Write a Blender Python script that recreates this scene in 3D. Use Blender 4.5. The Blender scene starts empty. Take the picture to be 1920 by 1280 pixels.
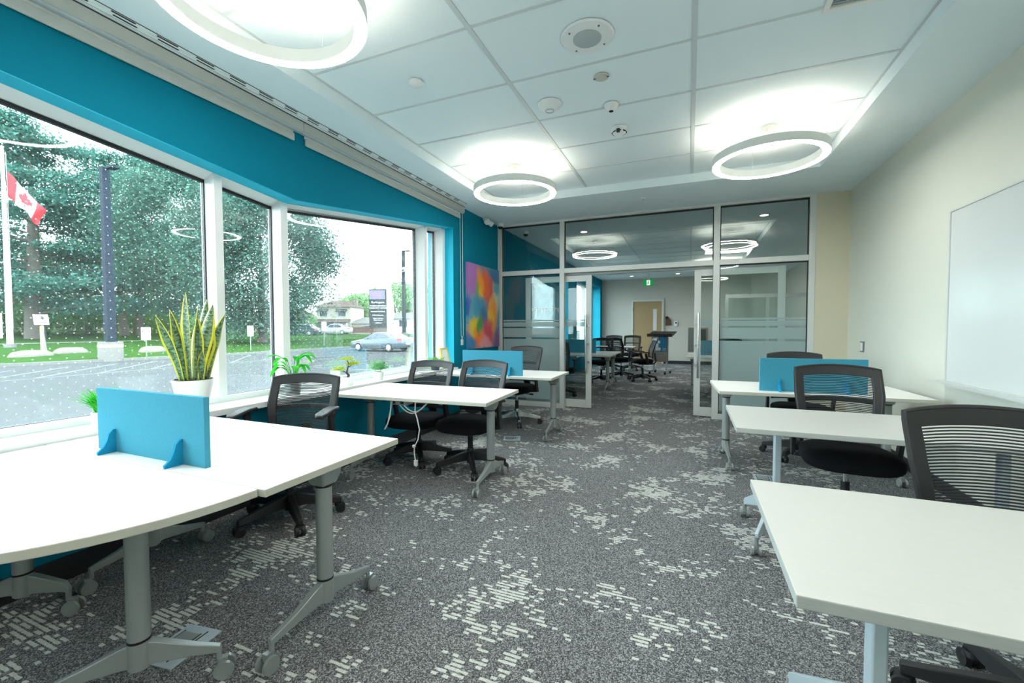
import bpy, math, random
from mathutils import Matrix, Vector, Euler
R = math.radians
random.seed(7)
sc = bpy.context.scene
col = sc.collection

# ------------------------------------------------------------------ camera, sky, exposure
CAM_H = 1.27
yaw, pit, rol = .3932, .0346, .003
fwd = Vector((-math.sin(yaw) * math.cos(pit), math.cos(yaw) * math.cos(pit), -math.sin(pit)))
rgt = Vector((math.cos(yaw), math.sin(yaw), 0))
dwn = fwd.cross(rgt)
r2 = rgt * math.cos(rol) + dwn * math.sin(rol)
d2 = -rgt * math.sin(rol) + dwn * math.cos(rol)
cd = bpy.data.cameras.new('camera')
cam = bpy.data.objects.new('camera', cd)
col.objects.link(cam)
cd.sensor_width = 36
cd.lens = 801.87 * 36 / 1920
cd.clip_start = .05
cd.clip_end = 500
m3 = Matrix((r2, -d2, -fwd)).transposed()
cam.matrix_world = Matrix.Translation((0, 0, CAM_H)) @ m3.to_4x4()
sc.camera = cam

w = bpy.data.worlds.new('overcast_sky')
sc.world = w
w.use_nodes = True
bg = w.node_tree.nodes['Background']
bg.inputs[0].default_value = (.87, .95, 1.0, 1)
bg.inputs[1].default_value = 6.6

sc.view_settings.view_transform = 'Standard'
sc.view_settings.look = 'None'
sc.view_settings.gamma = 1
sc.view_settings.use_curve_mapping = False
sc.view_settings.exposure = 1.0
RING_DOWN, RING_UP, PANEL = 22.0, 11.0, 6.0
try:
    sc.cycles.use_denoising = True
    sc.cycles.max_bounces = 10
    sc.cycles.diffuse_bounces = 5
    sc.cycles.transparent_max_bounces = 24
    sc.cycles.sample_clamp_indirect = 6
    sc.cycles.caustics_reflective = False
    sc.cycles.caustics_refractive = False
except Exception:
    pass

# ------------------------------------------------------------------ materials
def lin(c):
    if isinstance(c, str):
        c = [int(c[i:i + 2], 16) / 255 for i in (0, 2, 4)]
    elif max(c) > 1:
        c = [v / 255 for v in c]
    return tuple((v / 12.92 if v <= .04045 else ((v + .055) / 1.055) ** 2.4) for v in c) + (1,)

class NT:
    def __init__(s, name):
        s.m = bpy.data.materials.new(name)
        s.m.use_nodes = True
        s.t = s.m.node_tree
        s.b = s.t.nodes['Principled BSDF']
        s.out = s.t.nodes['Material Output']
    def n(s, typ, **kw):
        x = s.t.nodes.new(typ)
        for k, v in kw.items():
            setattr(x, k, v)
        return x
    def l(s, a, b):
        s.t.links.new(a, b)
    def math(s, op, a, b=None, c=None):
        x = s.n('ShaderNodeMath', operation=op)
        for i, v in enumerate((a, b, c)):
            if v is None:
                continue
            if isinstance(v, (int, float)):
                x.inputs[i].default_value = v
            else:
                s.l(v, x.inputs[i])
        return x.outputs[0]
    def mix(s, f, a, b):
        x = s.n('ShaderNodeMix', data_type='RGBA')
        for i, v in ((0, f), (6, a), (7, b)):
            if isinstance(v, (int, float, tuple)):
                x.inputs[i].default_value = v
            else:
                s.l(v, x.inputs[i])
        return x.outputs[2]
    def coords(s, kind='Object'):
        return s.n('ShaderNodeTexCoord').outputs[kind]
    def pos(s):
        x = s.n('ShaderNodeNewGeometry')
        y = s.n('ShaderNodeSeparateXYZ')
        s.l(x.outputs['Position'], y.inputs[0])
        return y.outputs
    def noise(s, scale, detail=2, vec=None, out='Fac', rough=.5, dims='3D'):
        x = s.n('ShaderNodeTexNoise', noise_dimensions=dims)
        x.inputs['Scale'].default_value = scale
        x.inputs['Detail'].default_value = detail
        x.inputs['Roughness'].default_value = rough
        if vec is not None:
            s.l(vec, x.inputs['Vector'])
        return x.outputs[out]
    def bump(s, h, strength=.2, dist=.01):
        x = s.n('ShaderNodeBump')
        x.inputs['Strength'].default_value = strength
        x.inputs['Distance'].default_value = dist
        s.l(h, x.inputs['Height'])
        s.l(x.outputs[0], s.b.inputs['Normal'])

def mat(name, c, rough=.5, metal=0., var=.06, scale=30, bump=0., spec=.5, vec_scale=None):
    k = NT(name)
    c = lin(c)
    tc = k.coords()
    if vec_scale:
        mp = k.n('ShaderNodeMapping')
        mp.inputs['Scale'].default_value = vec_scale
        k.l(tc, mp.inputs[0])
        tc = mp.outputs[0]
    nz = k.noise(scale, 3, tc)
    dk = tuple(v * (1 - var) for v in c[:3]) + (1,)
    lt = tuple(min(1, v * (1 + var)) for v in c[:3]) + (1,)
    k.l(k.mix(nz, dk, lt), k.b.inputs['Base Color'])
    k.b.inputs['Roughness'].default_value = rough
    k.b.inputs['Metallic'].default_value = metal
    k.b.inputs['Specular IOR Level'].default_value = spec
    if bump:
        k.bump(nz, bump, .004)
    return k.m

def emit(name, c, s):
    k = NT(name)
    e = k.n('ShaderNodeEmission')
    e.inputs[0].default_value = lin(c)
    e.inputs[1].default_value = s
    k.l(e.outputs[0], k.out.inputs[0])
    return k.m

def glass_mat(name, tint, refl=.05, dirt=0., dots=False, film=None, fres=.5):
    """architectural pane: clear transmission + mirror sheen, optional frit dots / frosted film bands / dirt"""
    k = NT(name)
    k.t.nodes.remove(k.b)
    tr = k.n('ShaderNodeBsdfTransparent')
    tr.inputs[0].default_value = tint
    gl = k.n('ShaderNodeBsdfGlossy')
    gl.inputs['Roughness'].default_value = 0.0
    gl.inputs[0].default_value = (.95, 1, 1, 1)
    fr = k.n('ShaderNodeFresnel')
    fr.inputs[0].default_value = 1.5
    f = k.math('ADD', k.math('MULTIPLY', fr.outputs[0], fres), refl)
    mx = k.n('ShaderNodeMixShader')
    k.l(f, mx.inputs[0]); k.l(tr.outputs[0], mx.inputs[1]); k.l(gl.outputs[0], mx.inputs[2])
    cur = mx.outputs[0]
    X, Y, Z = k.pos()
    def white(fac, cur, c=(.9, .95, .95, 1)):
        df = k.n('ShaderNodeBsdfDiffuse'); df.inputs[0].default_value = c
        tl = k.n('ShaderNodeBsdfTranslucent'); tl.inputs[0].default_value = c
        a = k.n('ShaderNodeMixShader'); a.inputs[0].default_value = .5
        k.l(df.outputs[0], a.inputs[1]); k.l(tl.outputs[0], a.inputs[2])
        b = k.n('ShaderNodeMixShader')
        if isinstance(fac, float):
            b.inputs[0].default_value = fac
        else:
            k.l(fac, b.inputs[0])
        k.l(cur, b.inputs[1]); k.l(a.outputs[0], b.inputs[2])
        return b.outputs[0]
    if dirt:
        sm = k.noise(1.3, 3)
        cur = white(k.math('MULTIPLY', k.math('ADD', sm, .45), dirt), cur)
    if dots:
        masks = []
        for off in (0., .5):
            u = k.math('SUBTRACT', k.math('FRACT', k.math('ADD', k.math('DIVIDE', Y, .066), off)), .5)
            v = k.math('SUBTRACT', k.math('FRACT', k.math('ADD', k.math('DIVIDE', Z, .054), off)), .5)
            d = k.math('ADD', k.math('POWER', k.math('MULTIPLY', u, .066), 2.), k.math('POWER', k.math('MULTIPLY', v, .054), 2.))
            masks.append(k.math('LESS_THAN', d, .0035 ** 2))
        dm = k.math('MULTIPLY', k.math('MULTIPLY', k.math('MAXIMUM', *masks), k.math('GREATER_THAN', X, -3.14)), .8)
        cur = white(dm, cur, (.42, .45, .46, 1))
    if film:
        tot = None
        for a, b in film:
            q = k.math('MULTIPLY', k.math('GREATER_THAN', Z, a), k.math('LESS_THAN', Z, b))
            tot = q if tot is None else k.math('MAXIMUM', tot, q)
        cur = white(k.math('MULTIPLY', tot, .62), cur, (.62, .76, .76, 1))
    k.l(cur, k.out.inputs[0])
    return k.m

def carpet():
    k = NT('carpet')
    X, Y, Z = k.pos()
    row = k.math('FLOOR', k.math('DIVIDE', Y, .0205))
    wn = k.n('ShaderNodeTexWhiteNoise', noise_dimensions='1D')
    k.l(row, wn.inputs['W'])
    xo = k.math('ADD', X, k.math('MULTIPLY', wn.outputs['Value'], .5))
    cw = .024
    cl = k.math('FLOOR', k.math('DIVIDE', xo, cw))
    cx = k.math('SUBTRACT', k.math('MULTIPLY', cl, cw), k.math('MULTIPLY', wn.outputs['Value'], .5))
    cy = k.math('MULTIPLY', row, .0205)
    cv = k.n('ShaderNodeCombineXYZ')
    k.l(cx, cv.inputs[0]); k.l(cy, cv.inputs[1])
    n1 = k.noise(2.0, 3, cv.outputs[0], rough=.62)
    n2 = k.noise(14.0, 2, cv.outputs[0])
    cid = k.n('ShaderNodeCombineXYZ')
    k.l(cl, cid.inputs[0]); k.l(row, cid.inputs[1])
    w2 = k.n('ShaderNodeTexWhiteNoise', noise_dimensions='2D')
    k.l(cid.outputs[0], w2.inputs['Vector'])
    s = k.math('ADD', k.math('ADD', k.math('MULTIPLY', n1, .8), k.math('MULTIPLY', n2, .36)), k.math('MULTIPLY', w2.outputs['Value'], .13))
    on = k.math('GREATER_THAN', s, .718)
    fy = k.math('FRACT', k.math('DIVIDE', Y, .0205))
    edge = k.math('MULTIPLY', k.noise(260, 1), .30)
    dash = k.math('MULTIPLY', on, k.math('MULTIPLY', k.math('GREATER_THAN', fy, k.math('ADD', edge, .04)), k.math('LESS_THAN', fy, k.math('SUBTRACT', .99, edge))))
    # flecked loop pile
    pile = k.n('ShaderNodeTexVoronoi'); pile.inputs['Scale'].default_value = 250
    gg = k.n('ShaderNodeNewGeometry'); k.l(gg.outputs['Position'], pile.inputs['Vector'])
    sep = k.n('ShaderNodeSeparateXYZ'); k.l(pile.outputs['Color'], sep.inputs[0])
    rv = k.n('ShaderNodeValToRGB')
    rv.color_ramp.elements[0].position = .1; rv.color_ramp.elements[0].color = lin('3a3d40')
    rv.color_ramp.elements[1].position = .95; rv.color_ramp.elements[1].color = lin('b4b7b7')
    e = rv.color_ramp.elements.new(.6); e.color = lin('757677')
    k.l(sep.outputs[0], rv.inputs[0])
    br = k.noise(1.1, 2)
    base = k.mix(k.math('MULTIPLY', br, .35), rv.outputs[0], lin('5a5b5c'))
    rl = k.mix(sep.outputs[1], lin('b9bdb8'), lin('dadcd6'))
    k.l(k.mix(dash, base, rl), k.b.inputs['Base Color'])
    k.b.inputs['Roughness'].default_value = .95
    k.b.inputs['Specular IOR Level'].default_value = .1
    k.bump(k.math('ADD', sep.outputs[0], k.math('MULTIPLY', dash, 1.)), .35, .003)
    return k.m

def snake_leaf():
    k = NT('variegated_leaf')
    uv = k.n('ShaderNodeUVMap'); uv.uv_map = 'UVMap'
    s = k.n('ShaderNodeSeparateXYZ'); k.l(uv.outputs[0], s.inputs[0])
    e = k.math('ABSOLUTE', k.math('SUBTRACT', s.outputs[0], .5))
    mp = k.n('ShaderNodeMapping'); mp.inputs['Scale'].default_value = (1.2, 34, 1)
    k.l(uv.outputs[0], mp.inputs[0])
    nz = k.noise(1.6, 3, mp.outputs[0], rough=.7)
    st = k.n('ShaderNodeMapRange'); st.inputs[1].default_value = .42; st.inputs[2].default_value = .58
    k.l(nz, st.inputs[0])
    g = k.mix(st.outputs[0], lin('24492f'), lin('7d9a74'))
    wob = k.math('MULTIPLY', k.noise(6, 2, uv.outputs[0]), .08)
    yel = k.math('GREATER_THAN', k.math('ADD', e, wob), .40)
    k.l(k.mix(yel, g, lin('d8d42e')), k.b.inputs['Base Color'])
    k.b.inputs['Roughness'].default_value = .4
    return k.m

def leaf_mat(name, a, b, scale=.8, rough=.6, trans=.25):
    k = NT(name)
    g = k.n('ShaderNodeNewGeometry')
    nz = k.noise(scale, 4, g.outputs['Position'], rough=.7)
    mr = k.n('ShaderNodeMapRange'); mr.inputs[1].default_value = .3; mr.inputs[2].default_value = .7
    k.l(nz, mr.inputs[0])
    c = k.mix(mr.outputs[0], lin(a), lin(b))
    k.t.nodes.remove(k.b)
    d = k.n('ShaderNodeBsdfDiffuse'); t = k.n('ShaderNodeBsdfTranslucent')
    k.l(c, d.inputs[0]); k.l(c, t.inputs[0])
    x = k.n('ShaderNodeMixShader'); x.inputs[0].default_value = trans
    k.l(d.outputs[0], x.inputs[1]); k.l(t.outputs[0], x.inputs[2])
    k.l(x.outputs[0], k.out.inputs[0])
    return k.m

def painting_mat():
    """abstract canvas: blended colour fields with a few soft masses, coordinates over the canvas itself"""
    k = NT('abstract_paint')
    uv = k.n('ShaderNodeUVMap'); uv.uv_map = 'UVMap'
    wn = k.noise(3.5, 4, uv.outputs[0], 'Color', .6)
    vm = k.n('ShaderNodeVectorMath', operation='MULTIPLY_ADD')
    k.l(wn, vm.inputs[0]); vm.inputs[1].default_value = (.34, .30, 0); k.l(uv.outputs[0], vm.inputs[2])
    sp = k.n('ShaderNodeSeparateXYZ'); k.l(vm.outputs[0], sp.inputs[0])
    U, V = sp.outputs[0], sp.outputs[1]
    def blob(u, v, ru, rv, soft=.6):
        a = k.math('POWER', k.math('DIVIDE', k.math('SUBTRACT', U, u + .17), ru), 2.)
        b = k.math('POWER', k.math('DIVIDE', k.math('SUBTRACT', V, v + .15), rv), 2.)
        mr = k.n('ShaderNodeMapRange', interpolation_type='SMOOTHSTEP')
        mr.inputs[1].default_value = 1.; mr.inputs[2].default_value = 1. - soft
        k.l(k.math('ADD', a, b), mr.inputs[0])
        return mr.outputs[0]
    c = k.mix(U, (.30, .12, .42, 1), (.05, .30, .42, 1))
    for (u, v, a, b, h) in [
        (.08, .82, .34, .34, (164, 104, 182)), (.86, .90, .30, .22, (14, 112, 164)), (.86, .62, .22, .22, (196, 206, 178)), (.92, .74, .12, .12, (60, 160, 176)),
        (.20, .44, .34, .24, (70, 160, 178)), (.58, .60, .20, .16, (132, 94, 142)), (.62, .72, .20, .20, (206, 72, 74)), (.50, .76, .17, .22, (236, 92, 22)),
        (.36, .80, .14, .20, (244, 152, 14)), (.40, .62, .09, .16, (240, 188, 24)), (.27, .70, .07, .16, (110, 168, 96)), (.36, .52, .26, .15, (12, 138, 178)),
        (.48, .39, .19, .15, (10, 98, 150)), (.74, .50, .13, .16, (238, 168, 60)), (.80, .38, .15, .20, (240, 140, 24)), (.70, .30, .13, .16, (234, 186, 50)), (.60, .18, .22, .20, (206, 54, 82)),
        (.20, .24, .20, .14, (226, 196, 28)), (.30, .12, .20, .14, (242, 118, 24)), (.33, .28, .09, .12, (44, 140, 62)), (.52, .05, .24, .09, (226, 146, 156)), (.96, .07, .20, .16, (122, 62, 128)),
        (.04, .06, .20, .12, (14, 120, 176)), (.0, .5, .08, .12, (28, 84, 176))]:
        c = k.mix(blob(u, v, a * 1.2, b * 1.2, .95), c, lin(h))
    st = k.noise(14, 5, uv.outputs[0], rough=.7)
    c = k.mix(k.math('MULTIPLY', st, .12), c, lin('e9cfa8'))
    k.l(c, k.b.inputs['Base Color'])
    k.b.inputs['Roughness'].default_value = .6
    k.bump(st, .3, .003)
    return k.m

M = dict(
    white=mat('white_paint', 'e3e6e3', .6, var=.02), ceil=mat('ceiling_paint', 'e0eef2', .8, var=.02, scale=6),
    tile=mat('ceiling_tile_board', 'e0eef2', .9, var=.03, scale=220, bump=.08),
    tbar=mat('grid_bar', 'c6d1d3', .5, var=.02),
    teal=mat('teal_paint', '007a93', .8, var=.03, scale=5, bump=.02, spec=.15),
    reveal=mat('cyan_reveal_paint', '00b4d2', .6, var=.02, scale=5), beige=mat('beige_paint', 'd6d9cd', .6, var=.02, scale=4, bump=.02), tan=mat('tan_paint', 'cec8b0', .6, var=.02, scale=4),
    grey_wall=mat('greige_paint', 'c6c5bb', .7, var=.02, scale=4),
    base_dk=mat('dark_baseboard', '24282b', .5, var=.1),
    fascia=mat('blind_fascia', 'b9beb9', .5, var=.03), frame_w=mat('white_frame', 'e6eae9', .35, var=.02), alu=mat('clear_aluminium', 'cfd3d0', .35, .15, var=.03),
    alu_dk=mat('dark_gasket', '15191b', .5, var=.1),
    chrome=mat('brushed_chrome', 'd3d6d6', .18, 1., var=.04), silver=mat('silver_paint', '9fa6a5', .35, .35, var=.03),
    silver_lt=mat('pale_silver_paint', 'b9c8cf', .4, .2, var=.03), ring_blk=mat('black_ring', '101214', .4, var=.1),
    lam=mat('white_laminate', 'f2f2ee', .34, var=.015, scale=4), lam_edge=mat('laminate_edge', 'c6c5b8', .45, var=.02),
    grain=mat('white_wood_laminate', 'c6c7c2', .42, var=.045, scale=14, vec_scale=(1, 14, 1)),
    grain_edge=mat('wood_edge', 'aeb3af', .5, var=.10, scale=20, vec_scale=(1, 8, 16)),
    felt=mat('blue_felt', (70, 150, 174), .95, var=.10, scale=130, bump=.15, spec=.1),
    felt_dk=mat('blue_felt_foot', '1f8fb6', .9, var=.08, scale=90, spec=.1),
    blk=mat('black_plastic', '1f2123', .45, var=.1), blk_fab=mat('black_fabric', '17191c', .9, var=.2, scale=160, bump=.15, spec=.15),
    frame_blk=mat('charcoal_frame', '1c1d1f', .5, var=.08), mesh_blk=mat('mesh_weave', '24282b', .7, var=.15, scale=200),
    pot=mat('white_ceramic', 'eceeea', .25, var=.02), soil=mat('soil', '2a2420', .95, var=.3, scale=60, bump=.4),
    cable=mat('white_cable', 'dfe1de', .4, var=.03), plastic=mat('white_plastic', 'e4e8e8', .35, var=.02),
    grille=mat('grille_grey', 'a9b3b5', .6, var=.15, scale=250), dark=mat('dark_slot', '2b2f31', .6, var=.1),
    board=mat('whiteboard_enamel', (212, 217, 215), .18, var=.01, scale=3), wood=mat('maple_door', 'a58c66', .5, var=.12, scale=8, vec_scale=(8, 8, 1)),
    lect=mat('lectern_taupe', '8a817a', .5, var=.05), lect_top=mat('lectern_top', '2a2422', .4, var=.1),
    yellow=mat('yellow_wood', 'e3cf6a', .5, var=.06), paper=mat('paper', 'eff0ea', .8, var=.02),
    brown=mat('brown_leather', '5b4636', .7, var=.15), stainless=mat('stainless', '8a8f8d', .3, .8, var=.05),
    asphalt=mat('asphalt', (66, 68, 69), .95, spec=0., var=.10, scale=3), paint_line=mat('road_paint', (92, 94, 96), .8, spec=0., var=.08, scale=5),
    kerb=mat('kerb_concrete', (98, 98, 96), .9, spec=0., var=.06, scale=3), conc=mat('concrete', (104, 103, 100), .9, spec=0., var=.08, scale=5, bump=.2),
    grass=mat('lawn_grass', (40, 66, 29), .95, spec=0., var=.22, scale=.9), stone=mat('boulder', (106, 102, 96), .9, spec=0., var=.25, scale=4, bump=.5),
    pole_bl=mat('dark_blue_pole', (24, 33, 44), .8, spec=.1, var=.06), pole_wh=mat('white_pole', (172, 175, 176), .4, var=.04), galv=mat('galvanised', (104, 110, 112), .45, .3, var=.06),
    red=mat('red_cloth', (165, 31, 40), .8, var=.06), white_cl=mat('white_cloth', (188, 190, 191), .8, var=.03), red_s=mat('sign_red', 'd4343f', .5, var=.05),
    sign_w=mat('sign_white', 'cfd1d2', .5, var=.02), black_s=mat('sign_black', '22262a', .5, var=.05), navy=mat('pylon_navy', (34, 38, 46), .4, var=.06),
    bark=mat('bark', (76, 72, 66), .95, var=.3, scale=6, bump=.6), stucco=mat('cream_stucco', (168, 162, 150), .9, var=.05), brick=mat('tan_brick', (110, 98, 92), .9, var=.12, scale=5),
    roof=mat('brown_shingle', (84, 74, 69), .9, spec=0., var=.2, scale=6), roof_g=mat('grey_shingle', (98, 97, 94), .9, spec=0., var=.15, scale=6), fence=mat('brown_fence', (90, 62, 54), .9, var=.15),
    glass_dk=mat('dark_window', '3b4650', .12, var=.1), siding=mat('grey_siding', (86, 94, 101), .8, var=.06),
    car_s=mat('silver_car_paint', (92, 102, 110), .25, .35, var=.03), car_w=mat('white_car_paint', (176, 179, 182), .25, 0., var=.02), car_d=mat('dark_car_paint', (45, 57, 71), .25, .2, var=.03),
    tyre=mat('tyre', '1d1f21', .8, var=.1), tail=mat('tail_lamp', 'cf3c34', .25, var=.05), rim=mat('alloy_rim', 'c3c8cb', .3, .6, var=.05),
    green_s=emit('exit_green', '0d9a48', .45), white_s=emit('exit_white', 'ffffff', .55),
    ring_dn=emit('ring_diffuser', 'fffbf6', RING_DOWN), ring_up=emit('ring_uplight', 'fff0dc', RING_UP), ring_dn_low=emit('ring_diffuser_dimmed', 'fffbf6', 3.), ring_up_low=emit('ring_uplight_dimmed', 'fff0dc', 3.5), panel=emit('panel_light', 'fff7ee', PANEL),
    spot=emit('downlight_lens', 'fff6ea', 5.), led=emit('led_board', 'b7bdf0', 1.0), led_t=emit('led_text', 'f0a9c8', 1.2),
    leaf_dk=leaf_mat('dark_leaves', (40, 72, 63), (86, 120, 107), .5), leaf_pine=leaf_mat('pine_leaves', (38, 80, 72), (84, 126, 114), .5),
    leaf_lt=leaf_mat('light_leaves', (84, 134, 84), (146, 180, 122), .6), leaf_hedge=leaf_mat('hedge_leaves', (36, 78, 46), (86, 124, 76), .8),
    plant=leaf_mat('bright_leaf', '1f9a32', '5fd24a', 12), plant2=leaf_mat('tuft_leaf', '3f9a3f', '9ccc70', 20), bonsai=leaf_mat('bonsai_leaf', (150, 172, 62), (205, 216, 110), 40),
    bush=leaf_mat('bush_leaf', '3c8a55', '9ccf90', 30), snake=snake_leaf(), carpet=carpet(), art=painting_mat(),
    win=glass_mat('window_glass', (.93, .985, .985, 1), .001, .009, dots=True),
    clear=glass_mat('partition_glass', (.92, .96, .955, 1), .016),
    film=glass_mat('filmed_glass', (.92, .96, .955, 1), .016, film=[(.12, 1.071), (1.101, 1.246), (1.271, 1.339), (1.355, 1.378)]),
    film2=glass_mat('door_glass', (.92, .96, .955, 1), .016, film=[(1.271, 1.339), (1.355, 1.378)]),
    back_win=glass_mat('back_window_glass', (.9, .97, .97, 1), .02, .05),
    blue_p=mat('poster_blue', '1f6f92', .6, var=.05), grey_p=mat('panel_grey', '6f746e', .5, var=.08), screen=mat('screen_dark', '1c1e20', .2, var=.1),
    clearp=mat('clear_lamp', 'd5dbdb', .15, var=.03),
)

# ------------------------------------------------------------------ mesh builder
class MB:
    def __init__(s):
        s.v, s.f, s.uv, s.mi = [], [], None, []
        s.cur = 0
    def add(s, vs, fs):
        o = len(s.v)
        s.v += [tuple(p) for p in vs]
        s.f += [tuple(i + o for i in f) for f in fs]
        s.mi += [s.cur] * len(fs)
        return s
    def box(s, c, d, rot=None):
        x, y, z = d[0] / 2, d[1] / 2, d[2] / 2
        vs = [Vector((a * x, b * y, e * z)) for a in (-1, 1) for b in (-1, 1) for e in (-1, 1)]
        if rot:
            q = Euler(rot).to_matrix()
            vs = [q @ p for p in vs]
        c = Vector(c)
        return s.add([p + c for p in vs], [(0, 1, 3, 2), (4, 6, 7, 5), (0, 4, 5, 1), (2, 3, 7, 6), (0, 2, 6, 4), (1, 5, 7, 3)])
    def bb(s, x0, x1, y0, y1, z0, z1):
        return s.box(((x0 + x1) / 2, (y0 + y1) / 2, (z0 + z1) / 2), (abs(x1 - x0), abs(y1 - y0), abs(z1 - z0)))
    def cyl(s, a, b, ra, rb=None, n=16, cap=True):
        rb = ra if rb is None else rb
        a, b = Vector(a), Vector(b)
        q = (b - a).normalized().to_track_quat('Z', 'Y').to_matrix()
        vs = []
        for p, r in ((a, ra), (b, rb)):
            vs += [p + q @ Vector((math.cos(2 * math.pi * i / n) * r, math.sin(2 * math.pi * i / n) * r, 0)) for i in range(n)]
        fs = [(i, (i + 1) % n, n + (i + 1) % n, n + i) for i in range(n)]
        if cap:
            fs += [tuple(range(n))[::-1], tuple(range(n, 2 * n))]
        return s.add(vs, fs)
    def lathe(s, prof, c=(0, 0, 0), n=24, axis='Z', close=False, sy=1.):
        vs, k = [], len(prof)
        for i in range(n):
            a = 2 * math.pi * i / n
            for r, z in prof:
                p = (r * math.cos(a), r * math.sin(a) * sy, z)
                if axis == 'X': p = (p[2], p[0], p[1])
                if axis == 'Y': p = (p[0], p[2], p[1])
                vs.append(Vector(p) + Vector(c))
        fs = []
        for i in range(n):
            j = (i + 1) % n
            for t in range(k if close else k - 1):
                u = (t + 1) % k
                fs.append((i * k + t, j * k + t, j * k + u, i * k + u))
        if not close:
            if prof[0][0] > 1e-6: fs.append(tuple(i * k for i in range(n))[::-1])
            if prof[-1][0] > 1e-6: fs.append(tuple(i * k + k - 1 for i in range(n)))
        return s.add(vs, fs)
    def tube(s, pts, r, n=8, close=False):
        pts = [Vector(p) for p in pts]
        rr = r if isinstance(r, (list, tuple)) else [r] * len(pts)
        vs = []
        up = None
        for i, p in enumerate(pts):
            t = (pts[min(i + 1, len(pts) - 1)] - pts[max(i - 1, 0)]).normalized()
            if up is None:
                up = t.orthogonal().normalized()
            up = (up - t * up.dot(t)).normalized()
            sd = t.cross(up)
            vs += [p + (up * math.cos(2 * math.pi * j / n) + sd * math.sin(2 * math.pi * j / n)) * rr[i] for j in range(n)]
        fs = []
        for i in range(len(pts) - 1):
            for j in range(n):
                fs.append((i * n + j, i * n + (j + 1) % n, (i + 1) * n + (j + 1) % n, (i + 1) * n + j))
        fs += [tuple(range(n))[::-1], tuple(range((len(pts) - 1) * n, len(pts) * n))]
        return s.add(vs, fs)
    def prism(s, poly, a, b, axis='X'):
        """extrude a 2-D polygon from a to b along axis; poly = (y,z) for X, (x,z) for Y, (x,y) for Z"""
        n = len(poly)
        def P(u, v, h):
            return {'X': (h, u, v), 'Y': (u, h, v), 'Z': (u, v, h)}[axis]
        vs = [P(u, v, a) for u, v in poly] + [P(u, v, b) for u, v in poly]
        fs = [(i, (i + 1) % n, n + (i + 1) % n, n + i) for i in range(n)]
        return s.add(vs, fs + [tuple(range(n))[::-1], tuple(range(n, 2 * n))])
    def loft(s, secs, caps=True, close=True):
        n = len(secs[0])
        vs = [p for q in secs for p in q]
        fs = []
        for i in range(len(secs) - 1):
            for j in range(n if close else n - 1):
                fs.append((i * n + j, i * n + (j + 1) % n, (i + 1) * n + (j + 1) % n, (i + 1) * n + j))
        if caps:
            fs += [tuple(range(n))[::-1], tuple(range((len(secs) - 1) * n, len(secs) * n))]
        return s.add(vs, fs)
    def build(s, name, m, parent=None, smooth=40, bevel=0., seg=2, sub=0, fixn=True):
        me = bpy.data.meshes.new(name)
        me.from_pydata(s.v, [], s.f)
        if fixn:
            import bmesh
            b = bmesh.new(); b.from_mesh(me)
            bmesh.ops.recalc_face_normals(b, faces=b.faces)
            b.to_mesh(me); b.free()
        for x in (m if isinstance(m, (list, tuple)) else [m]):
            me.materials.append(x)
        if isinstance(m, (list, tuple)):
            me.polygons.foreach_set('material_index', s.mi)
        if smooth:
            me.polygons.foreach_set('use_smooth', [True] * len(me.polygons))
            try: me.set_sharp_from_angle(angle=R(smooth))
            except Exception: pass
        me.update()
        o = bpy.data.objects.new(name, me)
        col.objects.link(o)
        if parent: o.parent = parent
        if bevel:
            x = o.modifiers.new('bevel', 'BEVEL'); x.width = bevel; x.segments = seg; x.limit_method = 'ANGLE'; x.angle_limit = R(40)
        if sub:
            x = o.modifiers.new('sub', 'SUBSURF'); x.levels = sub; x.render_levels = sub
        return o

def tag(o, label=None, cat=None, group=None, kind=None):
    if label: o['label'] = label
    if cat: o['category'] = cat
    if group: o['group'] = group
    if kind: o['kind'] = kind
    return o
def thing(name, label, cat, loc=(0, 0, 0), rz=0, group=None, kind=None):
    o = bpy.data.objects.new(name, None); col.objects.link(o)
    o.location = loc; o.rotation_euler = (0, 0, rz)
    o.empty_display_size = .1
    return tag(o, label, cat, group, kind)
def struct(name, mb, m, label=None, **kw):
    o = mb.build(name, m, **kw); o['kind'] = 'structure'
    if label: o['label'] = label
    return o
def kids(o):
    return [c for c in bpy.data.objects if c.parent == o]
def dup(src, loc, rz, label, group=None, dz=0., swap=None, skip=(), arm=None):
    r = src.copy(); col.objects.link(r); r.location = loc; r.rotation_euler = (0, 0, rz); r['label'] = label
    if group: r['group'] = group
    def rec(a, b, top):
        for c in TREE.get(a.name, []):
            if c.name.split('.')[0] in skip: continue
            k = c.copy(); col.objects.link(k); k.parent = b
            if top and dz and c.get('lift'):
                k.location.z += arm if arm is not None and c.name.startswith('armrest') else dz
            if swap:
                for s_ in k.material_slots:
                    pass
                nm = k.data.materials[0].name if k.type == 'MESH' and k.data.materials else ''
                if nm in swap:
                    k.data = k.data.copy(); k.data.materials[0] = swap[nm]
            rec(c, k, False)
    rec(src, r, True)
    return r
TREE = {}
def remember(root):
    TREE.clear()
    for o in bpy.data.objects:
        if o.parent: TREE.setdefault(o.parent.name, []).append(o)

# ------------------------------------------------------------------ room shell
XL, XR, YP, YB, YF = -2.90, 1.786, 6.443, -2.5, 15.4
ZS, ZT = 2.907, 3.004
struct('floor', MB().bb(-2.95, XR + .1, YB - .1, YF + .1, -.12, 0), M['carpet'], 'grey patterned carpet with pale dashes', smooth=0)

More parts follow.
